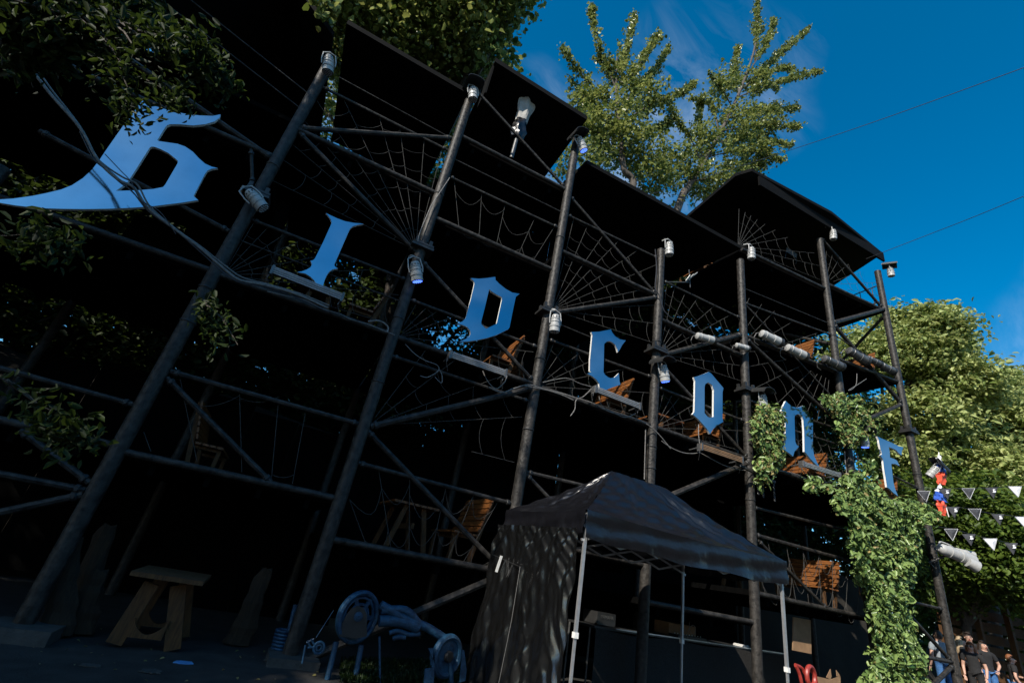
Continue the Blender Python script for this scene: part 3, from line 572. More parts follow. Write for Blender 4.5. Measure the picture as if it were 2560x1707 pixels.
# left side wall with folds and a flap
sw = MB(); n = 150; rows = 70; vs = []
WA = Vector((3.45,5.33,TZ-.28)); WD = Vector((3.2,7.22,TZ-.28))
for j in range(rows+1):
    t = j/rows
    for i in range(n+1):
        s = i/n; p = WD.lerp(WA, s); p.z = (TZ-.26)*(1-t) + .02
        f_ = .006 + .016*t; p.x += -.12*t*(1-s) + f_*math.sin(s*27 + 3*t) + .007*math.sin(s*75 - t*9) + .012*math.sin((s+t)*17) + .008*math.sin(s*41+t*33) + (.020*math.sin(s*50+6*math.sin(t*5)+t*9) + .007*math.sin(t*38+s*35) + .004*math.sin(s*130-t*60))*(math.exp(-((s-.93)/.10)**2) + .8*math.exp(-(t/.22)**2) + .7*math.exp(-((s-.45-.25*t)/.05)**2)) - .03
        p.y += .03*math.sin(t*11+s*9)
        vs.append(p)
sw.add(vs, [(j*(n+1)+i, j*(n+1)+i+1, (j+1)*(n+1)+i+1, (j+1)*(n+1)+i) for j in range(rows) for i in range(n)])
sw.build('side_wall', 'tentw', TE, True, label='glossy black vinyl side wall with door flap')
m = MB(); m.tube([(3.0,6.0,.3),(3.12,6.15,1.0),(3.2,6.3,1.62)], .004, 5); m.tube([(3.2,6.3,1.62),(3.17,6.8,1.68),(3.12,7.1,1.72)], .004, 5); m.build('zipper', 'blackm', TE)
m = MB(); m.bar((3.14,6.82,1.72),(3.12,6.86,1.5), .04,.006,(0,1,0)); m.build('strap', 'white', TE)
m = MB(); m.tube(catmull([at('L',2095,360,7.3), at('L',2060,520,7.25), at('L',2025,660,7.2), at('L',1970,880,7.15), at('L',1920,1090,7.1)]), .012, 5); m.build('edge_piping', 'white', TE)
# mixing desk table inside the tent
tz = .98; t0 = atz('M',955,1185,tz); t1 = atz('M',2150,1360,tz); dv = (t1-t0).normalized(); bk = Vector((-dv.y, dv.x, 0)); 
if bk.y < 0: bk = -bk
t0e = t0 - dv*.55
e = empty('table', ((t0+t1)/2).to_3d()*1 - Vector((0,0,tz)), 'long table draped in black cloth inside the tent', 'table')
m = MB(); q = Matrix((dv, bk, Vector((0,0,1)))).transposed(); L_ = (t1-t0e).length
m.box((t0e+t1)/2 + bk*.35 - Vector((0,0,.02)), (L_, .7, .035), q); m.build('tabletop', 'blackm', e)
m = MB(); m.bar(t0 - bk*.012, t1 - bk*.012, .012, .02); m.build('edge_trim', 'alu', e)
m = MB(); n = 60; vs = []
for j in range(13):
    for i in range(n+1):
        s = i/n; t = j/12; p = t0e.lerp(t1, s) - bk*(.03 + .02*t*math.sin(s*40) + .012*math.sin(s*17+t*3)) ; p.z = (tz-.02 - .05*abs(math.sin(s*6*P_/2))*(1-t))*(1-t) + .0; vs.append(p)
m.add(vs, [(j*(n+1)+i, j*(n+1)+i+1, (j+1)*(n+1)+i+1, (j+1)*(n+1)+i) for j in range(12) for i in range(n)]); m.build('cloth_skirt', 'skirt', e, True)
for p in (t0e+bk*.1, t1+bk*.1-dv*.1, t0e+bk*.6, t1+bk*.6-dv*.1):
    m = MB(); m.tube([(p.x,p.y,0),(p.x,p.y,tz-.04)], .018, 6); m.build('leg', 'greym', e)
def boxed(c, dx, dy, dz, m): return m.box(c, (dx,dy,dz), q)
e = empty('mixing_desk', t0.lerp(t1,.38)+bk*.35, 'black and brown mixing desk with row of small knobs on the table in the tent', 'mixing desk')
c = t0.lerp(t1,.38)+bk*.42+Vector((0,0,.12)); m = MB(); boxed(c, .95,.35,.22, m); m.build('case', 'card', e)
m = MB(); c2 = t0.lerp(t1,.38)+bk*.12+Vector((0,0,.03)); boxed(c2, 1.0,.22,.05, m); m.build('control_panel', 'blackm', e)
for i in range(10): m = MB(); k_ = c2 + dv*(-.45+i*.1) + Vector((0,0,.03)); m.lathe(k_, (0,0,1), [(.010,0),(.008,.02)], 8); m.build('knob', 'white', e)
e = empty('amplifier', t0+bk*.4-dv*.05, 'black amplifier with pale lettering left of the mixing desk in the tent', 'amplifier')
c = t0+bk*.42+dv*.02+Vector((0,0,.11)); m = MB(); boxed(c, .5,.35,.2, m); m.build('case', 'blackm', e)
fc = bpy.data.curves.new('lettering', 'FONT'); fc.body = 'YAMAHA'; fc.size = .085; fc.extrude = .002; ft = bpy.data.objects.new('tmp', fc); COL.objects.link(ft); bpy.context.view_layer.update()
fm = bpy.data.meshes.new_from_object(ft.evaluated_get(bpy.context.evaluated_depsgraph_get())); bpy.data.objects.remove(ft)
fo = bpy.data.objects.new('lettering', fm); COL.objects.link(fo); fm.materials.clear(); fm.materials.append(MT['greym'])
fo.parent = e; fo.matrix_local = Matrix.Translation(c - e.location - dv*.16 - bk*.18 - Vector((0,0,.0))) @ Matrix((dv, Vector((0,0,1)), -bk)).transposed().to_4x4()
e = empty('paper_stack', t0.lerp(t1,.72), 'stack of white papers on the table in the tent', 'papers')
for i in range(4): m = MB(); m.box(t0.lerp(t1,.72)+bk*.16+Vector((0,0,.01+.012*i)), (.3,.21,.008), Matrix.Rotation(math.atan2(dv.y,dv.x)+.05*i,3,'Z')); m.build('sheet', 'white', e)
cc = t0.lerp(t1,.36)-bk*.0+Vector((0,0,.12))
cable([cc+dv*.0+Vector((0,0,.25)), cc+dv*(-.01)+Vector((0,0,.1)), cc+dv*.08+Vector((0,0,-.02)), cc+dv*.2+Vector((0,0,.03)), cc+dv*.18+Vector((0,0,.13)), cc+dv*.06+Vector((0,0,.13)), cc+dv*(-.06)+Vector((0,0,.02)), cc+dv*(-.06)+Vector((0,0,-.1))], .006, 'cable', 'pale cable curled in a loop over the mixing desk')
# ================================================================ GROUND OBJECTS
# trestle with wooden A legs
e = empty('trestle', at('W',1050,1050,7.72)*1, 'rustic brown wooden trestle with splayed legs and curved cross piece', 'trestle', None); e.location.z = 0
for dy in (0, .75):
    y = 7.72 + dy; bx = lambda a,b,w,d: (lambda m: (m.bar(a, b, w, d, (0,1,0)), m.build('leg','oldwood',e)))(MB())
    o = Vector((0,dy,0)); pa, pb = at('W',1180,290,7.72), at('W',680,1075,7.72); pc_, pd = at('W',1515,320,7.72), at('W',1435,1140,7.72); pb.z = 0; pd.z = 0
    wv = .17
    m = MB(); m.bar(pa+o, pb+o, wv, .06, (0,1,0)); m.build('leg', 'oldwood', e)
    m = MB(); m.bar(pc_+o, pd+o, wv, .06, (0,1,0)); m.build('leg', 'oldwood', e)
    m = MB(); ca, cb = at('W',905,850,7.66)+o, at('W',1340,900,7.66)+o; k = 14; pts = []
    for i in range(k+1):
        t = i/k; p = ca.lerp(cb, t); pts.append(p + Vector((0,0,.10 - .16*math.sin(P_*t)**.7)))
    lo = [ca.lerp(cb, i/k) - Vector((0,0,.10)) for i in range(k+1)]; vs = [p for a in (0,.05) for L__ in (pts, lo) for p in [v+Vector((0,a,0)) for v in L__]]
    K = k+1; fs = [(i,i+1,K+i+1,K+i) for i in range(k)] + [(2*K+i,3*K+i,3*K+i+1,2*K+i+1) for i in range(k)] + [(i,2*K+i,2*K+i+1,i+1) for i in range(k)] + [(K+i,K+i+1,3*K+i+1,3*K+i) for i in range(k)]
    m.add(vs, fs); m.build('cross_piece', 'oldwood', e)
ta, tb = at('W',940,165,7.7), at('W',1840,300,7.7)
for i in range(5): m = MB(); o = Vector((0,-.12+.2*i,.02)); m.bar(ta+o, tb+o, .19, .05); m.build('top_board', 'oldwood', e)
# weathered posts
for k, (a_, b_, lab) in enumerate((((470,640),(360,1240),'tall dim weathered wooden post at far left'),((640,850),(470,1280),'shorter cracked wooden post right beside the tall one'),((700,560),(650,800),'orange brown wooden stump top behind the posts'),((1720,840),(1530,1300),'leaning reddish wooden post left of the second column'))):
    p = at('H',*a_,7.9+.2*k); q_ = at('H',*b_,7.9+.2*k)
    if k != 2: q_.z = 0
    else: q_.z = 0.0
    m = MB(); n = 10; rings = 9; vs = []
    for i in range(rings+1):
        t = i/rings; c = q_.lerp(p, t); R_ = .17*(1-.45*t) * (1+.1*math.sin(i*2.3+k))
        for j in range(n): an = 2*P_*j/n; vs.append(c + Vector((math.cos(an)*R_*(1+.15*math.sin(j*3+i*.7)), math.sin(an)*R_*.7, .05*math.sin(j*2.1) if i == rings else 0)))
    m.add(vs, [(i*n+j,i*n+(j+1)%n,(i+1)*n+(j+1)%n,(i+1)*n+j) for i in range(rings) for j in range(n)] + [tuple(rings*n+j for j in range(n))])
    tag(m.build('wooden_post', 'darkwood'), lab, 'post', 'weathered wooden posts')
# paint blots on the asphalt
for z, x, y, r, lab in (('W',1590,1275,.055,'bright blue paint splash on the asphalt in front of the trestle'),('W',410,1302,.05,'faint bluish paint smear on the asphalt, left of the bright one'),('W',1180,1395,.06,'pale dusty blot on the asphalt near the frame bottom')):
    p = atz(z,x,y,.02); m = MB(); n = 22; R_ = [r*(1+.5*random.random()*(i%2)) for i in range(n)]
    top = [(p.x+R_[i]*1.5*math.cos(2*P_*i/n), p.y+R_[i]*math.sin(2*P_*i/n), gh(p.x,p.y)+.012) for i in range(n)]
    m.add(top + [(a,b,c-.01) for a,b,c in top], [tuple(range(n))] + [(i,i+n,(i+1)%n+n,(i+1)%n) for i in range(n)])
    tag(m.build('paint_splash', 'paintb' if 'blue' in lab else 'stone'), lab, 'paint splash')
# blue machine sculpture
YM = 7.1
def PL(x, y, Y=YM): return at('L', x, y, Y)
e = empty('machine_sculpture', (1.9, YM, 0), 'blue painted scrap metal machine with spoked wheel, pipe body and rear wheel', 'sculpture')
hub = PL(865,700); rim = (PL(1060,680) - hub).length*1.02; axw = Vector((.45,-1,.0)).normalized()
m = MB(); m.torus(hub, axw, rim, .035, 40, 8, 1.3); m.torus(hub, axw, rim*.8, .02, 36, 6); wl = m.build('wheel', 'blue', e, True)
uu = axw.orthogonal().normalized(); vv = axw.cross(uu)
for i in range(6): a = 2*P_*i/6+.3; d = uu*math.cos(a)+vv*math.sin(a); m = MB(); m.bar(hub+d*.08, hub+d*rim, .05, .03, axw); m.build('spoke', 'blue', wl)
m = MB(); m.lathe(hub-axw*.02, axw, [(.11,-.04),(.11,.06),(.05,.07)], 18); m.torus(hub, axw, .14, .02, 24, 6); m.build('hub', 'blue', wl, True)
m = MB(); pts2 = [(700,800),(760,680),(800,630),(860,600),(915,620),(945,680),(945,880),(860,900),(690,880)]; pl = [PL(x,y,YM-.12) for x,y in pts2]; k = len(pl)
m.add(pl+[p+Vector((0,.02,0)) for p in pl], [tuple(range(k)), tuple(range(2*k-1,k-1,-1))]+[(i,i+k,(i+1)%k+k,(i+1)%k) for i in range(k)]); m.build('side_plate', 'blackm', e)
m = MB(); m.lathe(PL(865,700,YM-.13), (0,-1,0), [(.055,0),(.055,.015),(.04,.018),(.04,.03),(.02,.032),(.018,.05)], 16); m.build('axle_cap', 'blue', e)
for pts2, r in (([(1070,590),(1180,650),(1290,715),(1500,800),(1680,915)],.055),([(1060,740),(1170,735),(1290,750),(1420,800)],.07),([(1150,850),(1230,830),(1330,862),(1430,858)],.03),([(760,870),(850,890)],.06),([(1180,900),(1240,885),(1300,890)],.03),([(1080,640),(1300,640),(1420,760)],.05)):
    m = MB(); m.tube(catmull([PL(x,y) for x,y in pts2], 4), r, 10); m.build('body_pipe', 'blue', e, True)
for a_, b_ in (((665,930),(580,1275)),((895,960),(832,1290)),((1705,1050),(1725,1330)),((1060,880),(1065,1200))):
    pa = PL(*a_); pb = PL(*b_); t = pa.z/(pa.z-pb.z); pb = pa+(pb-pa)*t; m = MB(); m.tube([pa,pb], .035 if a_[0] != 1060 else .015, 10); m.build('leg', 'blue', e, True)
h2 = PL(1680,1060); m = MB(); m.torus(h2, axw, .22, .045, 32, 8, 1.2); m.lathe(h2, axw, [(.2,0),(.2,.02)], 24); w2 = m.build('wheel', 'blue', e, True)
m = MB(); m.lathe(h2-axw*.0, axw, [(.07,.02),(.06,.07)], 14); m.build('hub', 'blackm', w2)
for pts2 in ([(1510,990),(1560,990),(1545,1170),(1480,1180),(1470,1312),(1560,1312),(1570,1130)],[(1820,1005),(1840,1010),(1862,1190),(1850,1290),(1800,1300),(1815,1100)]):
    pl = [PL(x,y,YM-.18) for x,y in pts2]; pl = [Vector((p.x,p.y,max(p.z,0))) for p in pl]; k = len(pl); m = MB(); m.add(pl+[p+Vector((0,.03,0)) for p in pl], [tuple(range(k)), tuple(range(2*k-1,k-1,-1))]+[(i,i+k,(i+1)%k+k,(i+1)%k) for i in range(k)]); m.build('fender', 'blue', e)
m = MB(); m.torus(PL(505,985), (0,-1,0), .06, .016, 20, 6); m.torus(PL(505,985), (0,-1,0), .03, .012, 16, 6); m.build('pulley', 'blue', e, True)
for a_, b_ in (((390,940),(460,905)),((400,985),(480,975)),((430,905),(470,970)),((400,920),(430,985)),((380,960),(350,1130)),((640,640),(480,890))): m = MB(); m.tube([PL(*a_), PL(*b_)], .012 if a_[0] != 640 else .004, 6); m.build('linkage', 'blue', e)
# spring-bodied blue figure left of the second column
e = empty('spring_sculpture', PL(150,1180,7.9)*1, 'small blue coil-spring figure half hidden left of the second column', 'sculpture'); e.location.z = 0
for i in range(7): m = MB(); m.torus(PL(185-8*i,830+32*i,7.9), (0,0,1), .10, .018, 16, 6); m.build('coil', 'blue', e)
m = MB(); m.tube([PL(290,590,7.9),PL(240,790,7.9),PL(190,1000,7.9)], .03, 8); m.tube([PL(120,1000,7.9), PL(150,1070,7.9)], .05, 8); m.build('rod', 'blue', e)
# stones and grass near the machine
for i, (x, y, r) in enumerate(((1790,1300,.09),(1860,1270,.12),(1650,1290,.10),(80,1080,.09),(1740,1310,.07))):
    p = atz('L',x,y,.03); m = MB(); n = 9; vs = []
    for a in range(5):
        ph = P_*.5*a/4
        for j in range(n): an = 2*P_*j/n; rr = r*math.cos(ph)*(1+.25*math.sin(j*2.3+i)+.1*math.sin(a*3+j)); vs.append((p.x+rr*math.cos(an), p.y+rr*math.sin(an), -.03+r*.9*math.sin(ph)*(1+.15*math.sin(j+i))))
    m.add(vs, [(a*n+j,a*n+(j+1)%n,(a+1)*n+(j+1)%n,(a+1)*n+j) for a in range(4) for j in range(n)])
    tag(m.build('stone', 'stone'), ['grey stone at the foot of the sculpture rear wheel','larger grey stone beside the tent wall','flat stone under the rear wheel','yellowish stone on the second column footing','small stone next to the rear leg of the sculpture'][i], 'stone')
# board, red frame and torn box right of the tent
pb = [at('O',x,y,8.2) for x, y in ((325,930),(490,960),(497,1285),(320,1250))]; m = MB(); m.add(pb+[p+Vector((0,.03,0)) for p in pb], [(0,1,2,3),(7,6,5,4),(0,4,5,1),(1,5,6,2),(2,6,7,3),(3,7,4,0)])
tag(m.build('notice_board', 'card'), 'brown board hanging in the dark right of the tent', 'board')
e = empty('red_cart', at('O',440,1560,6.9)*1, 'red tubular cart frame with round opening beside the right tent leg', 'cart'); 
m = MB(); m.tube(catmull([at('O',x,y,6.9) for x,y in ((340,1390),(400,1420),(440,1480),(480,1440),(530,1500),(545,1600))]), .03, 8); m.tube(catmull([at('O',x,y,6.9) for x,y in ((345,1400),(380,1480),(410,1600))]), .03, 8); m.build('frame', 'red', e, True)
m = MB(); m.torus(at('O',490,1500,6.85), (.2,-1,0), .15, .04, 24, 8); m.build('ring', 'red', e, True)
e = empty('cardboard_box', at('O',660,1600,7.4)*1, 'torn open cardboard box at the foot of the vine column', 'box')
for a_ in ([(545,1500),(680,1530),(690,1640),(550,1620)],[(680,1530),(775,1500),(780,1620),(690,1640)],[(640,1510),(680,1430),(690,1500),(680,1530)],[(735,1440),(765,1480),(775,1510),(740,1500)]):
    pp = [at('O',x,y,7.4) for x,y in a_]; m = MB(); m.add(pp+[p+Vector((0,.01,0)) for p in pp], [(0,1,2,3),(7,6,5,4),(0,4,5,1),(1,5,6,2),(2,6,7,3),(3,7,4,0)]); m.build('panel', 'card', e)
# big white theatre spotlight on the right
p = at('N',640,80,7.3); q2 = at('N',1020,225,7.0); ax_ = (q2-p).normalized(); L_ = (q2-p).length
e = empty('theatre_spotlight', p.lerp(q2,.5), 'big white theatre spotlight pointing right under the bunting', 'spotlight')
m = MB(); m.lathe(p, ax_, [(.07,0),(.125,.05),(.14,.12),(.14,L_*.28),(.155,L_*.285),(.155,L_*.31),(.14,L_*.315),(.14,L_*.6),(.16,L_*.605),(.16,L_*.66),(.15,L_*.67),(.15,L_)], 24); m.build('body', 'whitem', e, True)
UB = (at('N',1030,165,7.1)-at('N',800,105,7.35)).length; m = MB(); m.lathe(at('N',800,105,7.35), (at('N',1030,165,7.1)-at('N',800,105,7.35)).normalized(), [(.05,0),(.08,.05),(.08,.6*UB),(.095,.6*UB),(.095,UB)], 16); m.build('upper_barrel', 'whitem', e, True)
SB = (at('N',1065,290,6.9)-at('N',960,235,7.0)).length; m = MB(); m.lathe(at('N',960,235,7.0), (at('N',1065,290,6.9)-at('N',960,235,7.0)).normalized(), [(.12,0),(.13,.1),(.15,SB),(.13,SB)], 20); m.build('snout', 'whitem', e, True)
m = MB(); m.tube(catmull([at('N',650,40,7.3),at('N',665,15,7.3),at('N',760,50,7.2),at('N',830,100,7.2)]), .018, 6); m.build('handle', 'whitem', e)
m = MB(); m.tube([p.lerp(q2,.4), p.lerp(q2,.4)+Vector((-.3,.4,-.3)), Vector((16.2,7.7,p.z-.5))], .03, 8); m.build('mounting_arm', 'blackm', e)
# furled flags
fp0 = at('K',1525,565,7.35); fp1 = at('K',1545,1010,7.35)
def flag(pa, pb, bands, lab):
    e = empty('flag', pb, lab, 'flag', 'furled flags by the last column')
    m = MB(); m.tube([pa, pb], .014, 6); m.build('pole', 'white', e)
    k = 0
    for (x0,y0),(x1,y1), rr, mt in bands:
        a = at('K',x0,y0,7.32); b = at('K',x1,y1,7.32); m = MB(); n = 14; vs = []; K = 7
        for i in range(K):
            t = i/(K-1); c = a.lerp(b, t); R_ = rr[0]+(rr[1]-rr[0])*t
            for j in range(n): an = 2*P_*j/n; w_ = R_*(1+.42*math.sin(an*4+t*4+k)+.15*math.sin(t*14+an)); vs.append(c+Vector((math.cos(an)*w_, math.sin(an)*w_*.5, 0)))
        m.add(vs, [(i*n+j,i*n+(j+1)%n,(i+1)*n+(j+1)%n,(i+1)*n+j) for i in range(K-1) for j in range(n)]+[tuple(range(n)),tuple((K-1)*n+j for j in range(n))]); m.build('cloth_band', mt, e, True); k += 1
flag(at('K',1527,565,7.35), at('K',1540,850,7.35), [((1530,590),(1535,660),(.05,.09),'flagw'),((1538,660),(1545,725),(.11,.15),'flagb'),((1545,725),(1548,818),(.17,.10),'flagr')], 'furled flag with white, blue and red bands, red end puffed out')
flag(at('K',1535,810,7.3), at('K',1605,1070,7.3), [((1535,825),(1530,880),(.05,.12),'flagw'),((1530,880),(1540,950),(.14,.18),'flagb'),((1542,950),(1558,1060),(.15,.08),'flagr')], 'lower furled flag hanging in shade under the bright one')
# bunting
def pennant(p, r, w_, h_, white, par):
    m = MB(); r = r.normalized(); a = p - r*w_/2; b = p + r*w_/2; c = p - Vector((0,0,h_)) + r*random.uniform(-.03,.03); th = Vector((0,.008,0)); mid = (a+b+c)/3 + Vector((0,-.03,0))
    m.add([a,b,c,mid,a+th,b+th,c+th], [(0,1,3),(1,2,3),(2,0,3),(4,6,5),(0,4,5,1),(1,5,6,2),(2,6,4,0)])
    po = m.build('pennant', 'flagw' if white == 2 else 'pennant', par)
    e_ = MB()
    for u_, v_ in ((a,b),(b,c),(c,a)): e_.bar(u_+Vector((0,-.01,0)), v_+Vector((0,-.01,0)), .006, .006)
    e_.build('hem', 'flagw', po) if white else None
    if white == 0:                       # white blackletter emblem printed on the dark cloth
        pts = [(-.28,.5),(-.05,.62),(.3,.58),(.25,.48),(.0,.48),(-.03,.3),(.2,.32),(.34,.1),(.25,-.1),(-.1,-.18),(-.5,-.12),(-.3,-.02),(-.2,.2)]
        s = h_*.42; cen = p - Vector((0,0,h_*.40)) + Vector((0,-.045,0)); g_ = MB(); vs = [cen + r*x*s + Vector((0,0,y*s)) for x, y in pts]; k = len(vs)
        tr_ = tessellate_polygon([[Vector((x,y,0)) for x,y in pts]]); g_.add(vs + [v+Vector((0,.006,0)) for v in vs], [tuple(t) for t in tr_] + [(i,i+k,(i+1)%k+k,(i+1)%k) for i in range(k)]); g_.build('emblem', 'flagw', po)
for si, (pts, fl, lab) in enumerate((
   ([(1190,790),(1330,842),(1560,848),(1800,846),(2195,828),(2400,820)], [(1405,868,1),(1575,850,0),(1755,848,1),(1940,842,0),(2120,832,2)], 'uppermost string of triangular bunting right of the last column'),
   ([(1400,930),(1520,985),(1720,1000),(1950,1045),(2195,1072),(2400,1100)], [(1640,992,0),(1805,1008,1),(1990,1048,0),(2175,1070,2)], 'middle string of triangular bunting over the dark trees'),
   ([(1480,1140),(1620,1165),(1760,1200),(1925,1242),(2100,1280),(2300,1330)], [(1620,1165,1),(1762,1205,0),(1927,1240,2),(2095,1275,0)], 'lowest string of triangular bunting above the white theatre spotlight'))):
    dd = 13.2 - .3*si; e = empty('bunting', atd('K',*pts[1],dd), lab, 'bunting', 'strings of bunting')
    m = MB(); P3 = [atd('K',x,y,dd) for x,y in pts]; m.tube(catmull(P3,6), .006, 5); m.build('string', 'wire', e)
    for x, y, wv_ in fl: a = atd('K',x-20,y,dd); b = atd('K',x+20,y,dd); pennant(atd('K',x,y,dd), Vector(((b-a).x,(b-a).y,(b-a).z)), .36, .29, wv_, e)
# ================================================================ PEOPLE
def limb_mesh(name, pts, rad, edges, mname, parent, sub=1):
    me = bpy.data.meshes.new(name); me.from_pydata([tuple(Vector(p)) for p in pts], edges, []); me.materials.append(MT[mname])
    o = bpy.data.objects.new(name, me); COL.objects.link(o); o.parent = parent
    sk = o.modifiers.new('skin', 'SKIN')
    for i, v in enumerate(me.skin_vertices[0].data): v.radius = rad[i] if isinstance(rad[i], tuple) else (rad[i], rad[i]); v.use_root = (i == 0)
    sk.use_smooth_shade = True; sb = o.modifiers.new('sub', 'SUBSURF'); sb.levels = sub+0; sb.render_levels = sub+1
    return o
def person(loc, rz, label, hair, top, legs, longhair=True, glasses=None, arms='relaxed', h=1.72):
    e = empty('person', loc, label, 'person', None); e.rotation_euler = (0,0,rz); s = h/1.72; e.scale = (s,s,s)   # faces -Y at rz 0
    if arms == 'hip': ra = [(.19,0,1.40),(.33,.03,1.16),(.17,-.10,1.02)]
    elif arms == 'crossed': ra = [(.19,0,1.40),(.25,.0,1.14),(-.02,-.2,1.16)]
    else: ra = [(.19,0,1.40),(.25,.02,1.12),(.24,-.12,.88)]
    la = [(-.19,0,1.40),(-.25,.03,1.12),(-.22,-.10,.88)]
    P = [(0,0,.98),(0,.01,1.15),(0,.01,1.32),(0,.0,1.43),(0,-.01,1.49),(0,-.03,1.575),(0,-.02,1.66)] + ra + la + [(.09,0,.92),(.10,-.01,.50),(.10,.02,.09),(.10,-.12,.04),(-.09,0,.92),(-.10,-.01,.50),(-.10,.02,.09),(-.10,-.12,.04)]
    rad = [(.14,.10),(.12,.09),(.15,.10),(.09,.07),(.052,.052),(.085,.10),(.082,.098),.055,.042,.028,.055,.042,.028,.085,.055,.042,.04,.085,.055,.042,.04]
    E_ = [(0,1),(1,2),(2,3),(3,4),(4,5),(5,6),(3,7),(7,8),(8,9),(3,10),(10,11),(11,12),(0,13),(13,14),(14,15),(15,16),(0,17),(17,18),(18,19),(19,20)]
    limb_mesh('body', P, rad, E_, 'skin', e)
    for side, hnd in ((1, ra), (-1, la)):                      # hands: palm and five fingers
        w0 = Vector(hnd[2]); d = (w0 - Vector(hnd[1])).normalized(); x_ = d.orthogonal().normalized(); hp = [w0, w0+d*.07]; rr = [.024,.03]; he = [(0,1)]
        for f in range(4): b = w0+d*.08+x_*(-.03+.02*f); hp += [b, b+d*(.045-.006*abs(f-1.5))+Vector((0,-.012,-.02))]; rr += [.010,.008]; he += [(1,len(hp)-2),(len(hp)-2,len(hp)-1)]
        b = w0+d*.03+x_*.04; hp += [b, b+d*.035+x_*.012]; rr += [.011,.009]; he += [(0,len(hp)-2),(len(hp)-2,len(hp)-1)]
        limb_mesh('hand', hp, rr, he, 'skin', e)
    limb_mesh('shirt', [(0,0,.84),P[1],P[2],P[3],ra[0],Vector(ra[0]).lerp(Vector(ra[1]),.6),la[0],Vector(la[0]).lerp(Vector(la[1]),.6)], [(.165,.125),(.145,.11),(.175,.125),(.10,.09),.078,.07,.078,.07], [(0,1),(1,2),(2,3),(3,4),(4,5),(3,6),(6,7)], top, e)
    limb_mesh('trousers', [(0,0,1.10),P[13],P[14],(.10,.02,.12),P[17],P[18],(-.10,.02,.12)], [(.16,.12),.105,.072,.06,.102,.072,.06], [(0,1),(1,2),(2,3),(0,4),(4,5),(5,6)], legs, e)
    for sx in (1,-1): m = MB(); m.lathe((.1*sx,-.04,.0), (0,0,1), [(.055,0),(.06,.03),(.045,.09)], 10); m.build('shoe', 'blackm', e, local=True)
    m = MB(); c = Vector((0,.012,1.635)); n = 14
    for i in range(8):
        pass
    vs = []; K = 8
    for i in range(K+1):
        ph = P_*(-.25 + .75*i/K)
        for j in range(n):
            an = 2*P_*j/n; fr = max(0, -math.sin(an)); cut = (.035 if (fr > .4 and ph < .55) else 0)
            vs.append(c + Vector((math.cos(an)*.092*math.cos(ph), math.sin(an)*.108*math.cos(ph) + cut*1.8, .125*math.sin(ph))))
    m.add(vs, [(i*n+j,i*n+(j+1)%n,(i+1)*n+(j+1)%n,(i+1)*n+j) for i in range(K) for j in range(n)]); 
    if longhair:
        for j in range(11):
            an = P_*(-.12 + 1.24*j/10); a = Vector((math.cos(an)*.088, math.sin(an)*.09+.02, 1.64)); b = a + Vector((math.cos(an)*.03, .02, -.2)); d = b + Vector((math.cos(an)*.03, -.03*(1-math.sin(an)), -.16)); m.tube([a,b,d], [.032,.036,.012], 6)
    m.build('hair', hair, e, True, local=True)
    # face
    m = MB(); m.lathe((0,-.122,1.595),(0,-1,-.3),[(.014,-.02),(.011,.012),(.004,.02)],8); 
    for sx in (1,-1): m.lathe((.078*sx,.0,1.60),(sx,0,0),[(.022,-.01),(.022,.008),(.01,.014)],8)
    m.build('face_features', 'skin', e, True, local=True)
    m = MB(); m.box((0,-.108,1.556),(.045,.01,.010)); m.build('mouth', 'red', e, local=True)
    for sx in (1,-1):
        m = MB(); m.lathe((.032*sx,-.106,1.625),(0,-1,0),[(.012,0),(.008,.006)],10); m.build('eye', 'blackm', e, local=True)
    if glasses:
        for sx in (1,-1):
            m = MB(); m.lathe((.034*sx,-.118,1.625),(0,-1,0),[(.027,0),(.027,.006)],12) if glasses == 'sun' else m.torus((.034*sx,-.12,1.625),(0,-1,0),.024,.003,14,5); m.tube([(.06*sx,-.115,1.63),(.085*sx,.0,1.625)],.003,4); m.build('glasses', 'blackm', e, local=True)
    return e
def pat(x, y, Y, hh=1.62):   # feet position so that the head sits on the sight line
    p = atd('N', x, y, Y); return p
PD = 13.4
plat = .38
def stand(x, y, dist, h=1.72):
    p = atd('N', x, y, dist); return Vector((p.x, p.y, p.z - 1.62*h/1.72))
tow = -.9
people = [
 (990,1165,13.3,1.68,'auburn long-haired woman in sunglasses and black t-shirt, foremost of the group',('hair_r','tshirt','tshirt',True,'sun','relaxed'),-1.35),
 (968,1062,14.3,1.85,'short-haired person in glasses and black top standing behind the auburn woman',('hair_d','tshirt','tshirt',False,'clear','relaxed'),-1.0),
 (885,1105,13.9,1.66,'blond long-haired woman in black seen from the side, leftmost of the group',('hair_b','tshirt','tshirt',True,None,'relaxed'),.5),
 (1130,1150,13.8,1.70,'dark-haired person in black top and blue jeans with hand on hip',('hair_d','tshirt','jeans',True,None,'hip'),-.6),
 (1430,1300,14.8,1.66,'person in dark top and jeans standing alone at the right edge',('hair_r','tshirt','jeans',False,None,'crossed'),.6),
 (635,1045,12.9,1.74,'person in grey hoodie and jeans behind the last column',('hair_d','hoodie','jeans',False,None,'relaxed'),2.6)]
minz = 9
for x, y, dd, hh, lab, (hr,tp,lg,lh,gl,ar), rz in people:
    p = stand(x, y, dd, hh); minz = min(minz, p.z)
    person(p, rz, lab, hr, tp, lg, lh, gl, ar, hh)
    s_ = MB(); s_.box((p.x, p.y, p.z/2-.01), (.75,.75,max(.1,p.z-.02))); tag(s_.build('wooden_block', 'oldwood'), 'low wooden step under the ' + lab[:60].rsplit(' ',1)[0], 'step', 'low wooden steps')
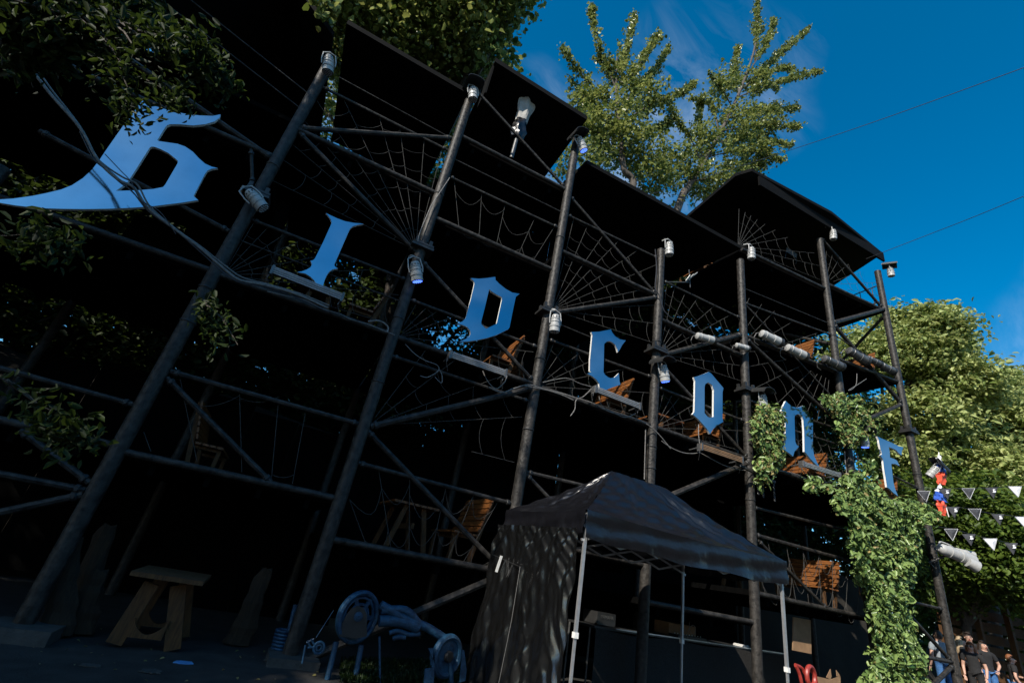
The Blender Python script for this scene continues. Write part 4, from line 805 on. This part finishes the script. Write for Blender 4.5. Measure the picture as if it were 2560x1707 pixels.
# dark wooden pavilion wall behind the people
FP = []
for i in range(9):
    a = atd('N',700,700,17) + Vector((i*1.25, -i*.35, 0)); m = MB(); m.box((a.x, a.y, 1.9), (.16,.16,3.8)); 
    o = m.build('fence_post', 'oldwood'); o.parent = None; FP.append(o)
e = empty('slatted_fence', atd('N',700,700,17.2), 'dim horizontal board fence in the shade behind the people', 'fence')
for o in FP: o.parent = e; o.matrix_parent_inverse = Matrix.Translation(-e.location)
a = atd('N',600,700,17.2)
for r_ in range(9):
    m = MB(); p = Vector((a.x, a.y, .2+r_*.38)); m.bar(p, p+Vector((11.5,-3.2,0)), .03, .30); m.build('board', 'oldwood', e)
# ================================================================ FOLIAGE
def leaves(name, C, N_, size, mname, parent=None, jitter=.5, aspect=.62, fold=.25):
    n = len(C); sz = size*rng.uniform(1-jitter, 1+jitter, n)[:,None]
    N_ = N_/np.linalg.norm(N_,axis=1)[:,None]
    r = rng.normal(size=(n,3)); r[:,2] -= .6; U = r - N_*(r*N_).sum(1)[:,None]; U /= np.linalg.norm(U,axis=1)[:,None]; V = np.cross(N_, U)
    C = C - np.array(parent_off(parent)) if parent else C
    b = C - U*sz*.5; t = C + U*sz*.5 - N_*sz*.12; q1 = -U*sz*.22; q2 = U*sz*.18; up_ = N_*sz*fold*.5; l1 = C + q1 - V*sz*aspect*.46 + up_; l2 = C + q2 - V*sz*aspect*.40 + up_*.7; r1 = C + q1 + V*sz*aspect*.46 + up_; r2 = C + q2 + V*sz*aspect*.40 + up_*.7
    vs = np.stack([b, l1, l2, t, r2, r1], 1).reshape(-1,3).astype(np.float32)
    idx = (np.arange(n)[:,None]*6 + np.array([0,3,2,1, 0,5,4,3])).reshape(-1).astype(np.int32)
    me = bpy.data.meshes.new(name); me.vertices.add(6*n); me.vertices.foreach_set('co', vs.ravel()); me.loops.add(8*n); me.loops.foreach_set('vertex_index', idx)
    me.polygons.add(2*n); me.polygons.foreach_set('loop_start', np.arange(0,8*n,4,dtype=np.int32)); me.polygons.foreach_set('loop_total', np.full(2*n,4,dtype=np.int32))
    me.materials.append(MT[mname]); me.update(calc_edges=True); me.validate()
    o = bpy.data.objects.new(name, me); COL.objects.link(o); o.parent = parent; return o
def parent_off(p):
    off = Vector((0,0,0))
    while p: off += p.location; p = p.parent
    return tuple(off)
def blobpts(c, r, n, clump=.12, per=14):
    """leaf centres in small clumps through an uneven ellipsoid shell"""
    c = np.array(c); r = np.array(r if hasattr(r,'__len__') else (r,r,r)); k = max(1, n//per)
    d = rng.normal(size=(k,3)); d /= np.linalg.norm(d,axis=1)[:,None]
    f = (1 + .22*np.sin(d[:,0]*5+c[0]) * np.cos(d[:,1]*6+c[1]) + .15*np.sin(d[:,2]*9+c[2]))
    rad = rng.uniform(.35,1,k)**.45 * f * np.where(rng.uniform(size=k) < .2, rng.uniform(1.02,1.45,k), 1); cc = c + d*r*rad[:,None]
    p = np.repeat(cc, per, 0) + rng.normal(size=(k*per,3))*clump*np.repeat(rng.uniform(.6,1.4,(k,1)),per,0)*np.array([1.15,1.15,.42]); nn = np.repeat(d,per,0)*.35 + rng.normal(size=(k*per,3))*.55 + np.array([-.1,-.1,.9])
    return p, nn
def branchset(limbs, nside, reach, mb, lpt, spread=.09, step=.07, r0=.05, up=.25):
    """side twigs along every limb; returns leaf points"""
    C = []
    for L__ in limbs:
        pts = catmull(L__, 6); tot = sum((b-a).length for a,b in zip(pts,pts[1:]))
        mb.tube(pts, [r0*(1-.85*i/(len(pts)-1)) for i in range(len(pts))], 6)
        for k in range(int(nside*max(1,tot/3))):
            t = random.uniform(.12,1)**.8; i = min(len(pts)-2, int(t*(len(pts)-1))); p = pts[i].lerp(pts[i+1], random.random()); d = (pts[i+1]-pts[i]).normalized()
            rnd = Vector((random.gauss(0,1),random.gauss(0,1),random.gauss(0,1))).normalized(); dr = (d*.8 + rnd*.75 + Vector((0,0,up))).normalized(); ln = reach*(1.0-.72*t)*random.uniform(.25,1.15) + .08
            q = p + dr*ln; 
            if ln > .4: mb.tube([p, p.lerp(q,.5)+Vector((0,0,.04)), q], [.014,.009,.004], 4)
            m_ = max(2,int(ln/step))
            for s in range(m_):
                c = p.lerp(q, (s+.3)/m_)
                for _ in range(lpt): C.append((c.x+random.gauss(0,spread), c.y+random.gauss(0,spread), c.z+random.gauss(0,spread)))
        for s in range(int(tot/step*.8)):
            t = random.uniform(.35,1); i = min(len(pts)-2, int(t*(len(pts)-1))); c = pts[i].lerp(pts[i+1], random.random())
            for _ in range(lpt): C.append((c.x+random.gauss(0,spread), c.y+random.gauss(0,spread), c.z+random.gauss(0,spread)))
    return np.array(C)
def nrand(n, up=.4): v = rng.normal(size=(n,3)); v[:,2] += up; return v
# --- two poplars behind the roofs
PY = 17.0
def CP(x, y, Y=PY): return at('C', x, y, Y)
def poplar(trunk, limbs, blobs, lab, base):
    e = empty('poplar_tree', base, lab, 'tree', 'poplars rising behind the terrace roofs')
    m = MB(); pts = catmull([Vector(base)] + trunk, 6); m.tube(pts, [.26*(1-.82*i/(len(pts)-1)) for i in range(len(pts))], 10); m.build('trunk', 'bark', e, True)
    mb = MB(); C = branchset(limbs, 10, 1.35, mb, 3, .12, .075, .055); mb.build('limbs', 'bark', e, True)
    N2 = nrand(len(C), .3)
    for c, r, n in blobs: p, nn = blobpts(c, r, int(n*.42), .24, 9); C = np.vstack([C,p]); N2 = np.vstack([N2,nn])
    tag(leaves('crown', C, N2, .185, 'l_pop', e, aspect=.85), kind='stuff')
J_ = lambda L_: [CP(x, y, PY + dy) for x, y, dy in L_]
poplar([CP(570,1040),CP(620,930),CP(700,800),CP(790,640),CP(880,450),CP(955,230),CP(965,60)],
  [J_(a) for a in ([(955,300,0),(965,150,0),(968,5,0)],[(940,330,0),(1000,230,-.4),(1050,95,-.4)],[(880,450,0),(1050,290,.5),(1220,140,.6)],[(860,480,0),(1080,400,-.6),(1270,350,-.8)],[(820,580,0),(1020,540,.3),(1168,530,.3)],[(800,640,0),(1000,610,-.5),(1168,625,-.7)],
  [(760,700,0),(950,680,.4),(1138,712,.5)],[(720,770,0),(900,740,-.5),(1085,785,-.5)],[(880,470,0),(860,350,.6),(870,240,.6)],[(840,520,0),(790,430,-.5),(740,370,-.6)],[(700,800,0),(900,830,.3),(1000,810,.4)],[(690,790,0),(640,680,-.3),(580,600,-.3),(545,540,-.3)],[(700,800,0),(680,620,.4),(690,480,.5)],[(640,890,0),(800,870,-.6),(930,900,-.8)],[(780,650,0),(740,520,0),(640,480,.3)],[(960,400,0),(1060,340,0),(1135,340,0)])],
  [(CP(860,620),(1.4,1.5,1.6),3600),(CP(1000,600),(1.3,1.2,1.1),2400),(CP(800,420),(.9,1,1.2),1500),(CP(960,760),(1.3,1.2,.9),2200),(CP(700,700),(1.2,1.2,1.2),2200),(CP(950,400),(1.1,1,1.2),1500),(CP(560,800),(1.6,1.5,1.1),3200),(CP(720,900),(1.5,1.3,1.0),3000),(CP(900,880),(1.0,.9,.7),1100)],
  'right poplar behind the roofs leaning right with a bare forked trunk', (10.5,17.0,4.0))
poplar([CP(330,1000),CP(310,820),CP(290,620),CP(275,420),CP(280,270)],
  [J_(a) for a in ([(280,450,0),(190,220,0),(155,32,0)],[(280,400,0),(330,230,.3),(367,75,.3)],[(290,480,0),(400,300,-.4),(482,175,-.4)],[(300,520,0),(430,380,.4),(530,240,.4)],[(290,560,0),(120,380,-.3),(10,240,-.3)],[(300,600,0),(470,500,-.5),(600,450,-.5),(658,410,-.5)],[(290,640,0),(150,500,.4),(55,400,.4)],[(300,700,0),(120,620,0),(40,560,0)],[(300,740,0),(450,640,.5),(545,600,.5)],[(275,420,0),(220,320,.4),(185,280,.4)])],
  [(CP(260,560),(1.5,1.5,1.5),3600),(CP(400,480),(1.3,1.3,1.2),2600),(CP(180,660),(1.5,1.4,1.3),3000),(CP(350,720),(1.8,1.6,1.3),4200),(CP(430,860),(1.6,1.5,1.0),3200),(CP(120,500),(.9,.9,1.0),1200),(CP(300,360),(.8,.8,1.0),1000),(CP(100,800),(1.5,1.4,.9),2200)],
  'left poplar behind the roofs with several spiky upright branches', (6.3,17.0,4.2))
# --- generic crown trees
def blobtree(name, lab, base, blobs, size, mname, group, trunk_r=.22, clump=.2, per=12, aspect=.6):
    if mname == 'l_map' and name == 'maple_tree': blobs = [(c, tuple(q*.68 for q in r), n) for c, r, n in blobs]
    e = empty(name, base, lab, 'tree', group); bc = [Vector(b[0]) for b in blobs]; cen = sum(bc, Vector((0,0,0)))/len(bc)
    m = MB(); b0 = Vector(base); fork = b0.lerp(cen, .55); m.tube(catmull([b0, b0.lerp(fork,.5)+Vector((.15,0,0)), fork],5), [trunk_r*(1-.05*i) for i in range(11)], 10); m.build('trunk', 'bark', e, True)
    m = MB()
    for c in bc: m.tube(catmull([fork, fork.lerp(c,.5)+Vector((0,0,.3)), c],4), [trunk_r*.45*(1-.1*i) for i in range(9)], 6)
    m.build('limbs', 'bark', e, True); CC = []; NN = []
    for c, r, n in blobs: p, nn = blobpts(c, r, n, clump, per); CC.append(p); NN.append(nn)
    tag(leaves('crown', np.vstack(CC), np.vstack(NN), size, mname, e, aspect=aspect), kind='stuff'); return e
XD = lambda x, y, d: atd('X', x, y, d)
# top centre tree with a dense crown above the second roof
blobtree('broadleaf_tree','dense broadleaf tree crown above the roofs at the top centre',(1.8,15.5,4.3),
  [(XD(900,60,14.5),(2.2,1.8,1.6),8000),(XD(1060,90,14),(1.9,1.6,1.5),8000),(XD(1180,30,13.5),(1.2,1.2,1.4),4200),(XD(1010,-60,14),(2.4,1.8,1.8),5000),(XD(1130,170,14.5),(1.0,1.0,.9),2600),(XD(1215,160,15.5),(.9,.8,.5),900),(XD(820,-10,13),(1.6,1.5,1.4),3500),(XD(1280,-70,13),(.8,.8,.9),1200),(XD(1290,10,13.2),(.25,.25,.5),170),(XD(960,180,16),(2.0,1.5,1.2),3000),(XD(780,230,17),(1.5,1.5,2.2),2600),(XD(1090,390,17),(1.2,1.2,1.8),2600),(XD(1110,520,17),(1.2,1.2,1.2),1500)],.15,'l_pop','trees behind the left terraces',.28,.2,9,.85)
# large leaves hanging at the roof gap
C = []
for k in range(7):
    a = atd('B', random.uniform(20,170), random.uniform(-60,60), 9.6); C += [(a.x+random.gauss(0,.1), a.y+random.gauss(0,.15), a.z - s*.07) for s in range(9)]
tag(leaves('hanging_leaves', np.array(C), nrand(len(C)), .14, 'l_pop', None, aspect=.85), 'bunch of larger sunlit leaves hanging in the gap between the left roofs', 'branch', None, 'stuff')
# right trees
blobtree('maple_tree','tall pale maple directly right of the last column',(24,14.5,0),
  [(XD(2330,830,21),(1.7,1.7,1.3),6500),(XD(2290,900,21),(2.4,2.0,1.6),7000),(XD(2200,880,22),(1.6,1.6,1.6),3500),(XD(2400,960,20.5),(1.9,1.9,1.4),6000),(XD(2300,1040,20),(2.0,2.0,1.7),6000),(XD(2230,800,22),(.9,.9,1.0),1300),(XD(2360,790,21),(.45,.45,.8),700),(XD(2300,790,21),(.4,.4,.6),500),(XD(2270,1150,19.5),(1.5,1.5,1.3),3500),(XD(2120,900,23),(1.7,1.7,2.0),3500),(XD(2140,1050,24),(2.2,2,2),3500)],.19,'l_map','pale green trees at the right',.3,.2,10)
blobtree('maple_tree','middle pale maple of the three at the right with a pointed top',(30,13,0),
  [(XD(2410,880,25),(.7,.7,1.0),1200),(XD(2420,960,24),(1.5,1.5,1.2),4000),(XD(2480,1040,23),(2.4,2.2,1.8),8500),(XD(2390,1130,21),(2.2,2.2,1.7),7500),(XD(2480,1190,19.5),(2.0,2.0,1.5),7000),(XD(2500,970,24.5),(1.3,1.3,.8),1800)],.19,'l_map','pale green trees at the right',.3,.2,10)
blobtree('maple_tree','pale maple at the right frame edge, cut by the frame',(33,10,0),
  [(XD(2560,1000,25),(1.6,1.5,1.6),4200),(XD(2600,1090,22),(2.6,2.2,2.0),6000),(XD(2540,1180,19),(1.8,1.8,1.4),5000),(XD(2580,1270,17),(1.5,1.5,1.2),4200),(XD(2520,940,26),(.6,.6,.6),500)],.19,'l_map','pale green trees at the right',.3,.2,10)
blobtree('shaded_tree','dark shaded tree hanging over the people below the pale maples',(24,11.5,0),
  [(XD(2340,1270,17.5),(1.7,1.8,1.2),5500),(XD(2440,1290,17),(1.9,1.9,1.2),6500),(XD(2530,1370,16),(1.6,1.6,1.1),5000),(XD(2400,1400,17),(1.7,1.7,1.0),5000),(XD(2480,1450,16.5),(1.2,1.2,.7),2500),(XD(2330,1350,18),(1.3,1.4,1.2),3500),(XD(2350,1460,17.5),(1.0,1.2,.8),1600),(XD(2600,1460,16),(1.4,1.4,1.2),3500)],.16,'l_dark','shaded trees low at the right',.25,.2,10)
blobtree('shaded_tree','dark broad tree far behind the people, a black mass',(34,18,0),
  [(XD(2350,1420,26),(4,4,3.0),6500),(XD(2520,1480,26),(4,4,3.0),6500),(XD(2250,1300,28),(4,4,4),6500),(XD(2450,1600,27),(4,4,2.2),5000)],.32,'l_dark','shaded trees low at the right',.35,.4,10)
# --- trees behind the left terraces on the hill, dark with sky holes
for i, (x, y, h0) in enumerate(((-9.5,16.5,4.4),(-5.2,15.2,4.4),(-1.0,16.2,4.4),(3.2,15.6,4.4),(7.8,17.0,4.3),(-13,14.5,4.4),(11.5,15.8,4.4),(15.5,16.5,4.4),(19.5,16.0,4.4),(23.0,17.5,4.4))):
    z = h0 + 3.6 - (1.6 if i > 8 else 0); bl = [((x+random.uniform(-2.2,2.2), y+random.uniform(-1,1), z+random.uniform(-3.4,4.6)), (1.7,1.4,1.4), 2300) for _ in range(13)]
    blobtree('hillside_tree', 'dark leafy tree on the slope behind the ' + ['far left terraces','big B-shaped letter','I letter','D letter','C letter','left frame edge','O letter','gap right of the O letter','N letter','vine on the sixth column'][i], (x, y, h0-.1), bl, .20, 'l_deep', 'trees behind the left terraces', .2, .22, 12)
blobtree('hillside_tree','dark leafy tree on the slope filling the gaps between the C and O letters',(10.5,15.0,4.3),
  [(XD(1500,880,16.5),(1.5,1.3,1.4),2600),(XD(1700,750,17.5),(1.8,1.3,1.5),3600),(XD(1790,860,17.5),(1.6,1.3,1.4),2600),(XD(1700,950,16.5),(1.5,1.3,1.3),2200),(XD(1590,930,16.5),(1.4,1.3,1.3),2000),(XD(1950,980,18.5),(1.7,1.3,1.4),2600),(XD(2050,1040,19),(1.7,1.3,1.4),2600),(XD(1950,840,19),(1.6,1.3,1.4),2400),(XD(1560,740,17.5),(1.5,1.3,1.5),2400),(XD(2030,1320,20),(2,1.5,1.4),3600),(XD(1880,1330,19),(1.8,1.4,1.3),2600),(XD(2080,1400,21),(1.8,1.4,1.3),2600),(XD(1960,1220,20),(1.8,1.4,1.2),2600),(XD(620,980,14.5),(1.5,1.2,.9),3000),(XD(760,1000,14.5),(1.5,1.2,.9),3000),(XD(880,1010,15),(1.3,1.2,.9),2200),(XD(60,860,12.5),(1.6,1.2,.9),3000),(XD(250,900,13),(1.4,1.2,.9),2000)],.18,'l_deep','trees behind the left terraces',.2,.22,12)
# --- near foliage at the top left, hanging in front of the big letter
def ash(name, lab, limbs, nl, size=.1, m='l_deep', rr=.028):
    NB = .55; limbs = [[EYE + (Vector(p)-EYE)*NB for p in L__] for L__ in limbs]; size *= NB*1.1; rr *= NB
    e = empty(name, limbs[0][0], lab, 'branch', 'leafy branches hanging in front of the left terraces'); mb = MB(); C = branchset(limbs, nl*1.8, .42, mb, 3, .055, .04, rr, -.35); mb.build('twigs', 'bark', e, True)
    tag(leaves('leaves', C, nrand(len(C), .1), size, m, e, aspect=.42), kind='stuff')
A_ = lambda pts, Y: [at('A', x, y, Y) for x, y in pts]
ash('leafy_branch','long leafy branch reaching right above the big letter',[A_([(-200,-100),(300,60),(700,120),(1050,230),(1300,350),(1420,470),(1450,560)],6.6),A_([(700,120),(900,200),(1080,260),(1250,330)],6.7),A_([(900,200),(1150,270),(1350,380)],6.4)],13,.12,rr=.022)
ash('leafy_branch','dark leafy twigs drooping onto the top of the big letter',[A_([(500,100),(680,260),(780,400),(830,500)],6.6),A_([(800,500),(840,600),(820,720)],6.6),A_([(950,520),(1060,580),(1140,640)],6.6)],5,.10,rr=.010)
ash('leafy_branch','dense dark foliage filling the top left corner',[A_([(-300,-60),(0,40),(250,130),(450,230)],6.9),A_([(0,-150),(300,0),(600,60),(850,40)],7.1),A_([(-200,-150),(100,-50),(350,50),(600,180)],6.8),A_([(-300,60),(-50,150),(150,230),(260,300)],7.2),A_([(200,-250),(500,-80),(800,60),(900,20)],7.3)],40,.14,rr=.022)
ash('leafy_branch','faint leafy shoots under the tail of the big letter at the left edge',[A_([(-200,1500),(0,1540),(200,1530),(330,1560)],7.3)],9,.12,rr=.010)
ash('leafy_branch','faint leafy shoots below the dark terraces at the left edge',[[at('D',x,y,7.2) for x,y in ((-200,1100),(100,1200),(250,1330),(420,1420),(500,1520))]],8,.12,rr=.008)
ash('leafy_branch','small leafy shoot in front of the first column',[[at('D',x,y,7.2) for x,y in ((1300,640),(1360,700),(1400,800))]],6,.10,rr=.006)
# --- shade tree left of the camera: its shadow dims the left terraces
sb = []
for i in range(40):
    yy = random.uniform(-3.2,3.0); xc = -13.6 + .9*yy*.5; sb.append(((xc+random.uniform(-3.2,2.6)-max(0,-yy)*.5, yy, 11.5+random.uniform(-4.5,5.0)), (1.7,1.6,1.4), 900))
for i in range(26): sb.append(((random.uniform(-14,-9.8), random.uniform(.3,4.2), random.uniform(10,14.5)), (1.5,1.5,1.3), 800))  # extra crown clumps added overhead to deepen the shade at left
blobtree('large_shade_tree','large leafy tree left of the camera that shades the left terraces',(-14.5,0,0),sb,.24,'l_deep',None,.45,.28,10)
blobtree('sun_block_tree','dense leafy tree added beyond the left end of the terraces to block low sun',(-11.5,9.5,0),[((-11.5+random.uniform(-3,2), 9.5+random.uniform(-3,4), random.uniform(1,10)), (1.8,1.8,1.6), 900) for _ in range(26)],.22,'l_deep',None,.35,.28,10)  # tree added to keep low sun off the slope behind the decks
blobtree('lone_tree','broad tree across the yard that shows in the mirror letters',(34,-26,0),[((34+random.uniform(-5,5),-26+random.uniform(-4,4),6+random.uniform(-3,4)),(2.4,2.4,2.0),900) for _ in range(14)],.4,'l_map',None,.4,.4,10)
for i in range(8):  # unseen row added to dim the sky light on the terrace front
    x = -26 + i*9.5; blobtree('sky_block_tree', 'dark tree added behind the camera across the yard to cut sky light, number %s from the left' % ['one','two','three','four','five','six','seven','eight'][i], (x, -19, 0), [((x+random.uniform(-4,4), -19+random.uniform(-2,2), random.uniform(1.5,8.5)), (2.8,2.4,2.2), 700) for _ in range(9)], .42, 'l_deep', 'trees added across the yard to cut sky light', .35, .4, 10)
# --- vines
def inpoly(px, py, poly):
    ins = np.zeros(len(px), bool); n = len(poly); j = n-1
    for i in range(n):
        xi, yi = poly[i]; xj, yj = poly[j]
        c = ((yi > py) != (yj > py)) & (px < (xj-xi)*(py-yi)/((yj-yi) or 1e-9)+xi); ins ^= c; j = i
    return ins
def vine(lab, polys, n, size, Y0, thick, mname, stems, yellow=.0, droop=True):
    e = empty('climbing_vine', stems[0][0], lab, 'vine', 'climbing vines on the columns')
    m = MB()
    for s in stems: m.tube(catmull(s,6), .016, 6)
    m.build('stem', 'bark', e, True); PTS = []
    area = [ (max(p[1] for p in P)-min(p[1] for p in P))*(max(p[2] for p in P)-min(p[2] for p in P))/ZN[P[0][0]][2]**2 for P in polys]; tot = sum(area)
    for P, a in zip(polys, area):
        P = [(ZN[z][0]+x/ZN[z][2], ZN[z][1]+y/ZN[z][2]) for z, x, y in P]; k = int(n*a/tot)
        x0, x1 = min(p[0] for p in P), max(p[0] for p in P); y0, y1 = min(p[1] for p in P), max(p[1] for p in P)
        k = k//3; px = rng.uniform(x0,x1,k*2); py = rng.uniform(y0,y1,k*2); ok = inpoly(px,py,P); px, py = px[ok], py[ok]
        gp = np.sin(px*.13+1.3*np.sin(py*.05))*np.cos(py*.10+.9*np.sin(px*.06)) + .5*np.sin(px*.31+py*.22); keep = gp > -.22; px, py = px[keep], py[keep]
        Yv = Y0 - thick*np.clip(rng.uniform(-.15,1,len(px)),0,1)**1.3
        D = np.outer((px-1280)/FS, np.array(RX)) + np.outer((853.33-py)/FS, np.array(RY)) + np.array(RZ)
        PTS.append(np.array(EYE) + D*(Yv/D[:,1])[:,None])
    C = np.vstack([p for p in PTS if len(p)]); per = 10; k = len(C)
    d = rng.normal(size=(k*per,3)); d[:,1] -= .7; d[:,0] -= .3; d /= np.linalg.norm(d,axis=1)[:,None]
    rad = np.repeat(rng.uniform(.05,.17,k), per)[:,None]; Cc = np.repeat(C,per,0)
    C2 = Cc + d*rad*np.array([1,1,1.25]); nn = d*1.0 + np.array([-.1,-.25,.45]) + rng.normal(size=d.shape)*.35
    if yellow:
        msk = rng.uniform(size=len(C2)) < yellow; tag(leaves('yellow_leaves', C2[msk], nn[msk], size*.8, 'l_vin2', e, aspect=.5), kind='stuff'); C2, nn = C2[~msk], nn[~msk]
    tag(leaves('leaves', C2, nn, size, mname, e, aspect=.46, jitter=.65), kind='stuff')
K_ = lambda z, L_: [(z, x, y) for x, y in L_]
vine('vine clump with reddish berries hanging beside the fifth column, left of the N letter',[K_('K',[(120,215),(230,220),(290,270),(290,340),(265,400),(290,470),(270,520),(280,650),(220,680),(190,760),(140,740),(110,700),(130,560),(90,440),(70,350),(75,260)]),K_('K',[(100,760),(150,740),(155,840),(120,850)])],1100,.10,7.45,.3,'l_vine',[[at('K',190,230,7.5),at('K',180,450,7.45),at('K',160,740,7.5)]],.25)
vine('vine clump wrapped round the sixth column above its lamp',[K_('K',[(610,150),(700,130),(790,120),(900,150),(960,250),(1000,330),(1030,370),(960,430),(880,480),(790,490),(770,430),(720,330),(700,240),(620,190)])],1000,.10,7.5,.3,'l_vine',[[at('K',700,170,7.6),at('K',850,300,7.5),at('K',870,460,7.6)]],.3)
bigL = K_('K',[(700,800),(800,780),(880,760),(960,750),(1060,830),(1110,920),(1170,950),(1250,940),(1330,960),(1440,970),(1500,1030),(1490,1080),(1430,1110)]) + K_('N',[(380,150),(330,400),(270,560),(330,800),(380,1080),(440,1300),(560,1600)]) + K_('O',[(900,1640),(1100,1480),(1070,1340),(1110,1250),(1110,1100),(1080,900),(1030,700),(930,560),(900,400),(860,180),(880,40)]) + K_('K',[(860,1200),(850,1100),(800,1050),(710,1020),(720,920),(740,870)])
vine('big sunlit vine falling down between sixth and last column to the ground',[bigL, K_('K',[(900,630),(1000,640),(1025,740),(930,770)]), K_('K',[(500,780),(560,780),(700,850),(640,880),(500,850)])],6400,.115,7.35,.5,'l_vine',[[at('K',885,570,7.5),at('K',905,720,7.5),at('K',960,1000,7.5),at('O',1180,700,7.5),at('O',1300,1500,7.5)],[at('K',1150,960,7.5),at('K',1230,1200,7.5),at('O',1300,900,7.5)]],.04)
vine('shaded vine curtain right of the big sunlit one, against the last column',[K_('N',[(360,0),(560,60),(600,300),(620,520),(600,700),(540,700),(500,450),(340,300)]),K_('K',[(880,480),(1010,470),(1000,640),(900,630)])],1500,.12,8.3,.4,'l_dark',[[at('N',420,50,8.2),at('N',560,650,8.2)]],0)  # shade on this vine is put in by a darker leaf colour
# bare tendrils with red stems by the sixth column
cable([at('O',x,y,7.5) for x,y in ((935,540),(955,640),(960,700),(990,760),(1010,800),(1060,900))], .01, 'oldwood', 'reddish bare vine stem beside the sixth column', 'vine_stem')
# grass by the machine
n = 5200; px = rng.uniform(700,2000,n); py = rng.uniform(1130,1330,n); G_ = np.array([tuple(atz('L',a,b,0.)) for a,b in zip(px,py)]); G_[:,2] += .05
tag(leaves('grass', G_, np.column_stack([rng.normal(size=n),rng.normal(size=n),rng.normal(size=n)*.2]), .10, 'grass', None, aspect=.12), 'short dark grass under the blue machine', 'grass', kind='stuff')

n = 500; px = rng.uniform(-5,7,n); py = rng.uniform(2.5,9,n); G_ = np.column_stack([px, py, [gh(a,b)+.012 for a,b in zip(px,py)]])
tag(leaves('leaf_litter', G_, np.column_stack([rng.normal(size=n)*.25,rng.normal(size=n)*.25,np.ones(n)]), .035, 'l_vin2', None, aspect=.6), 'small dry leaves scattered on the asphalt', 'leaf litter', kind='stuff')
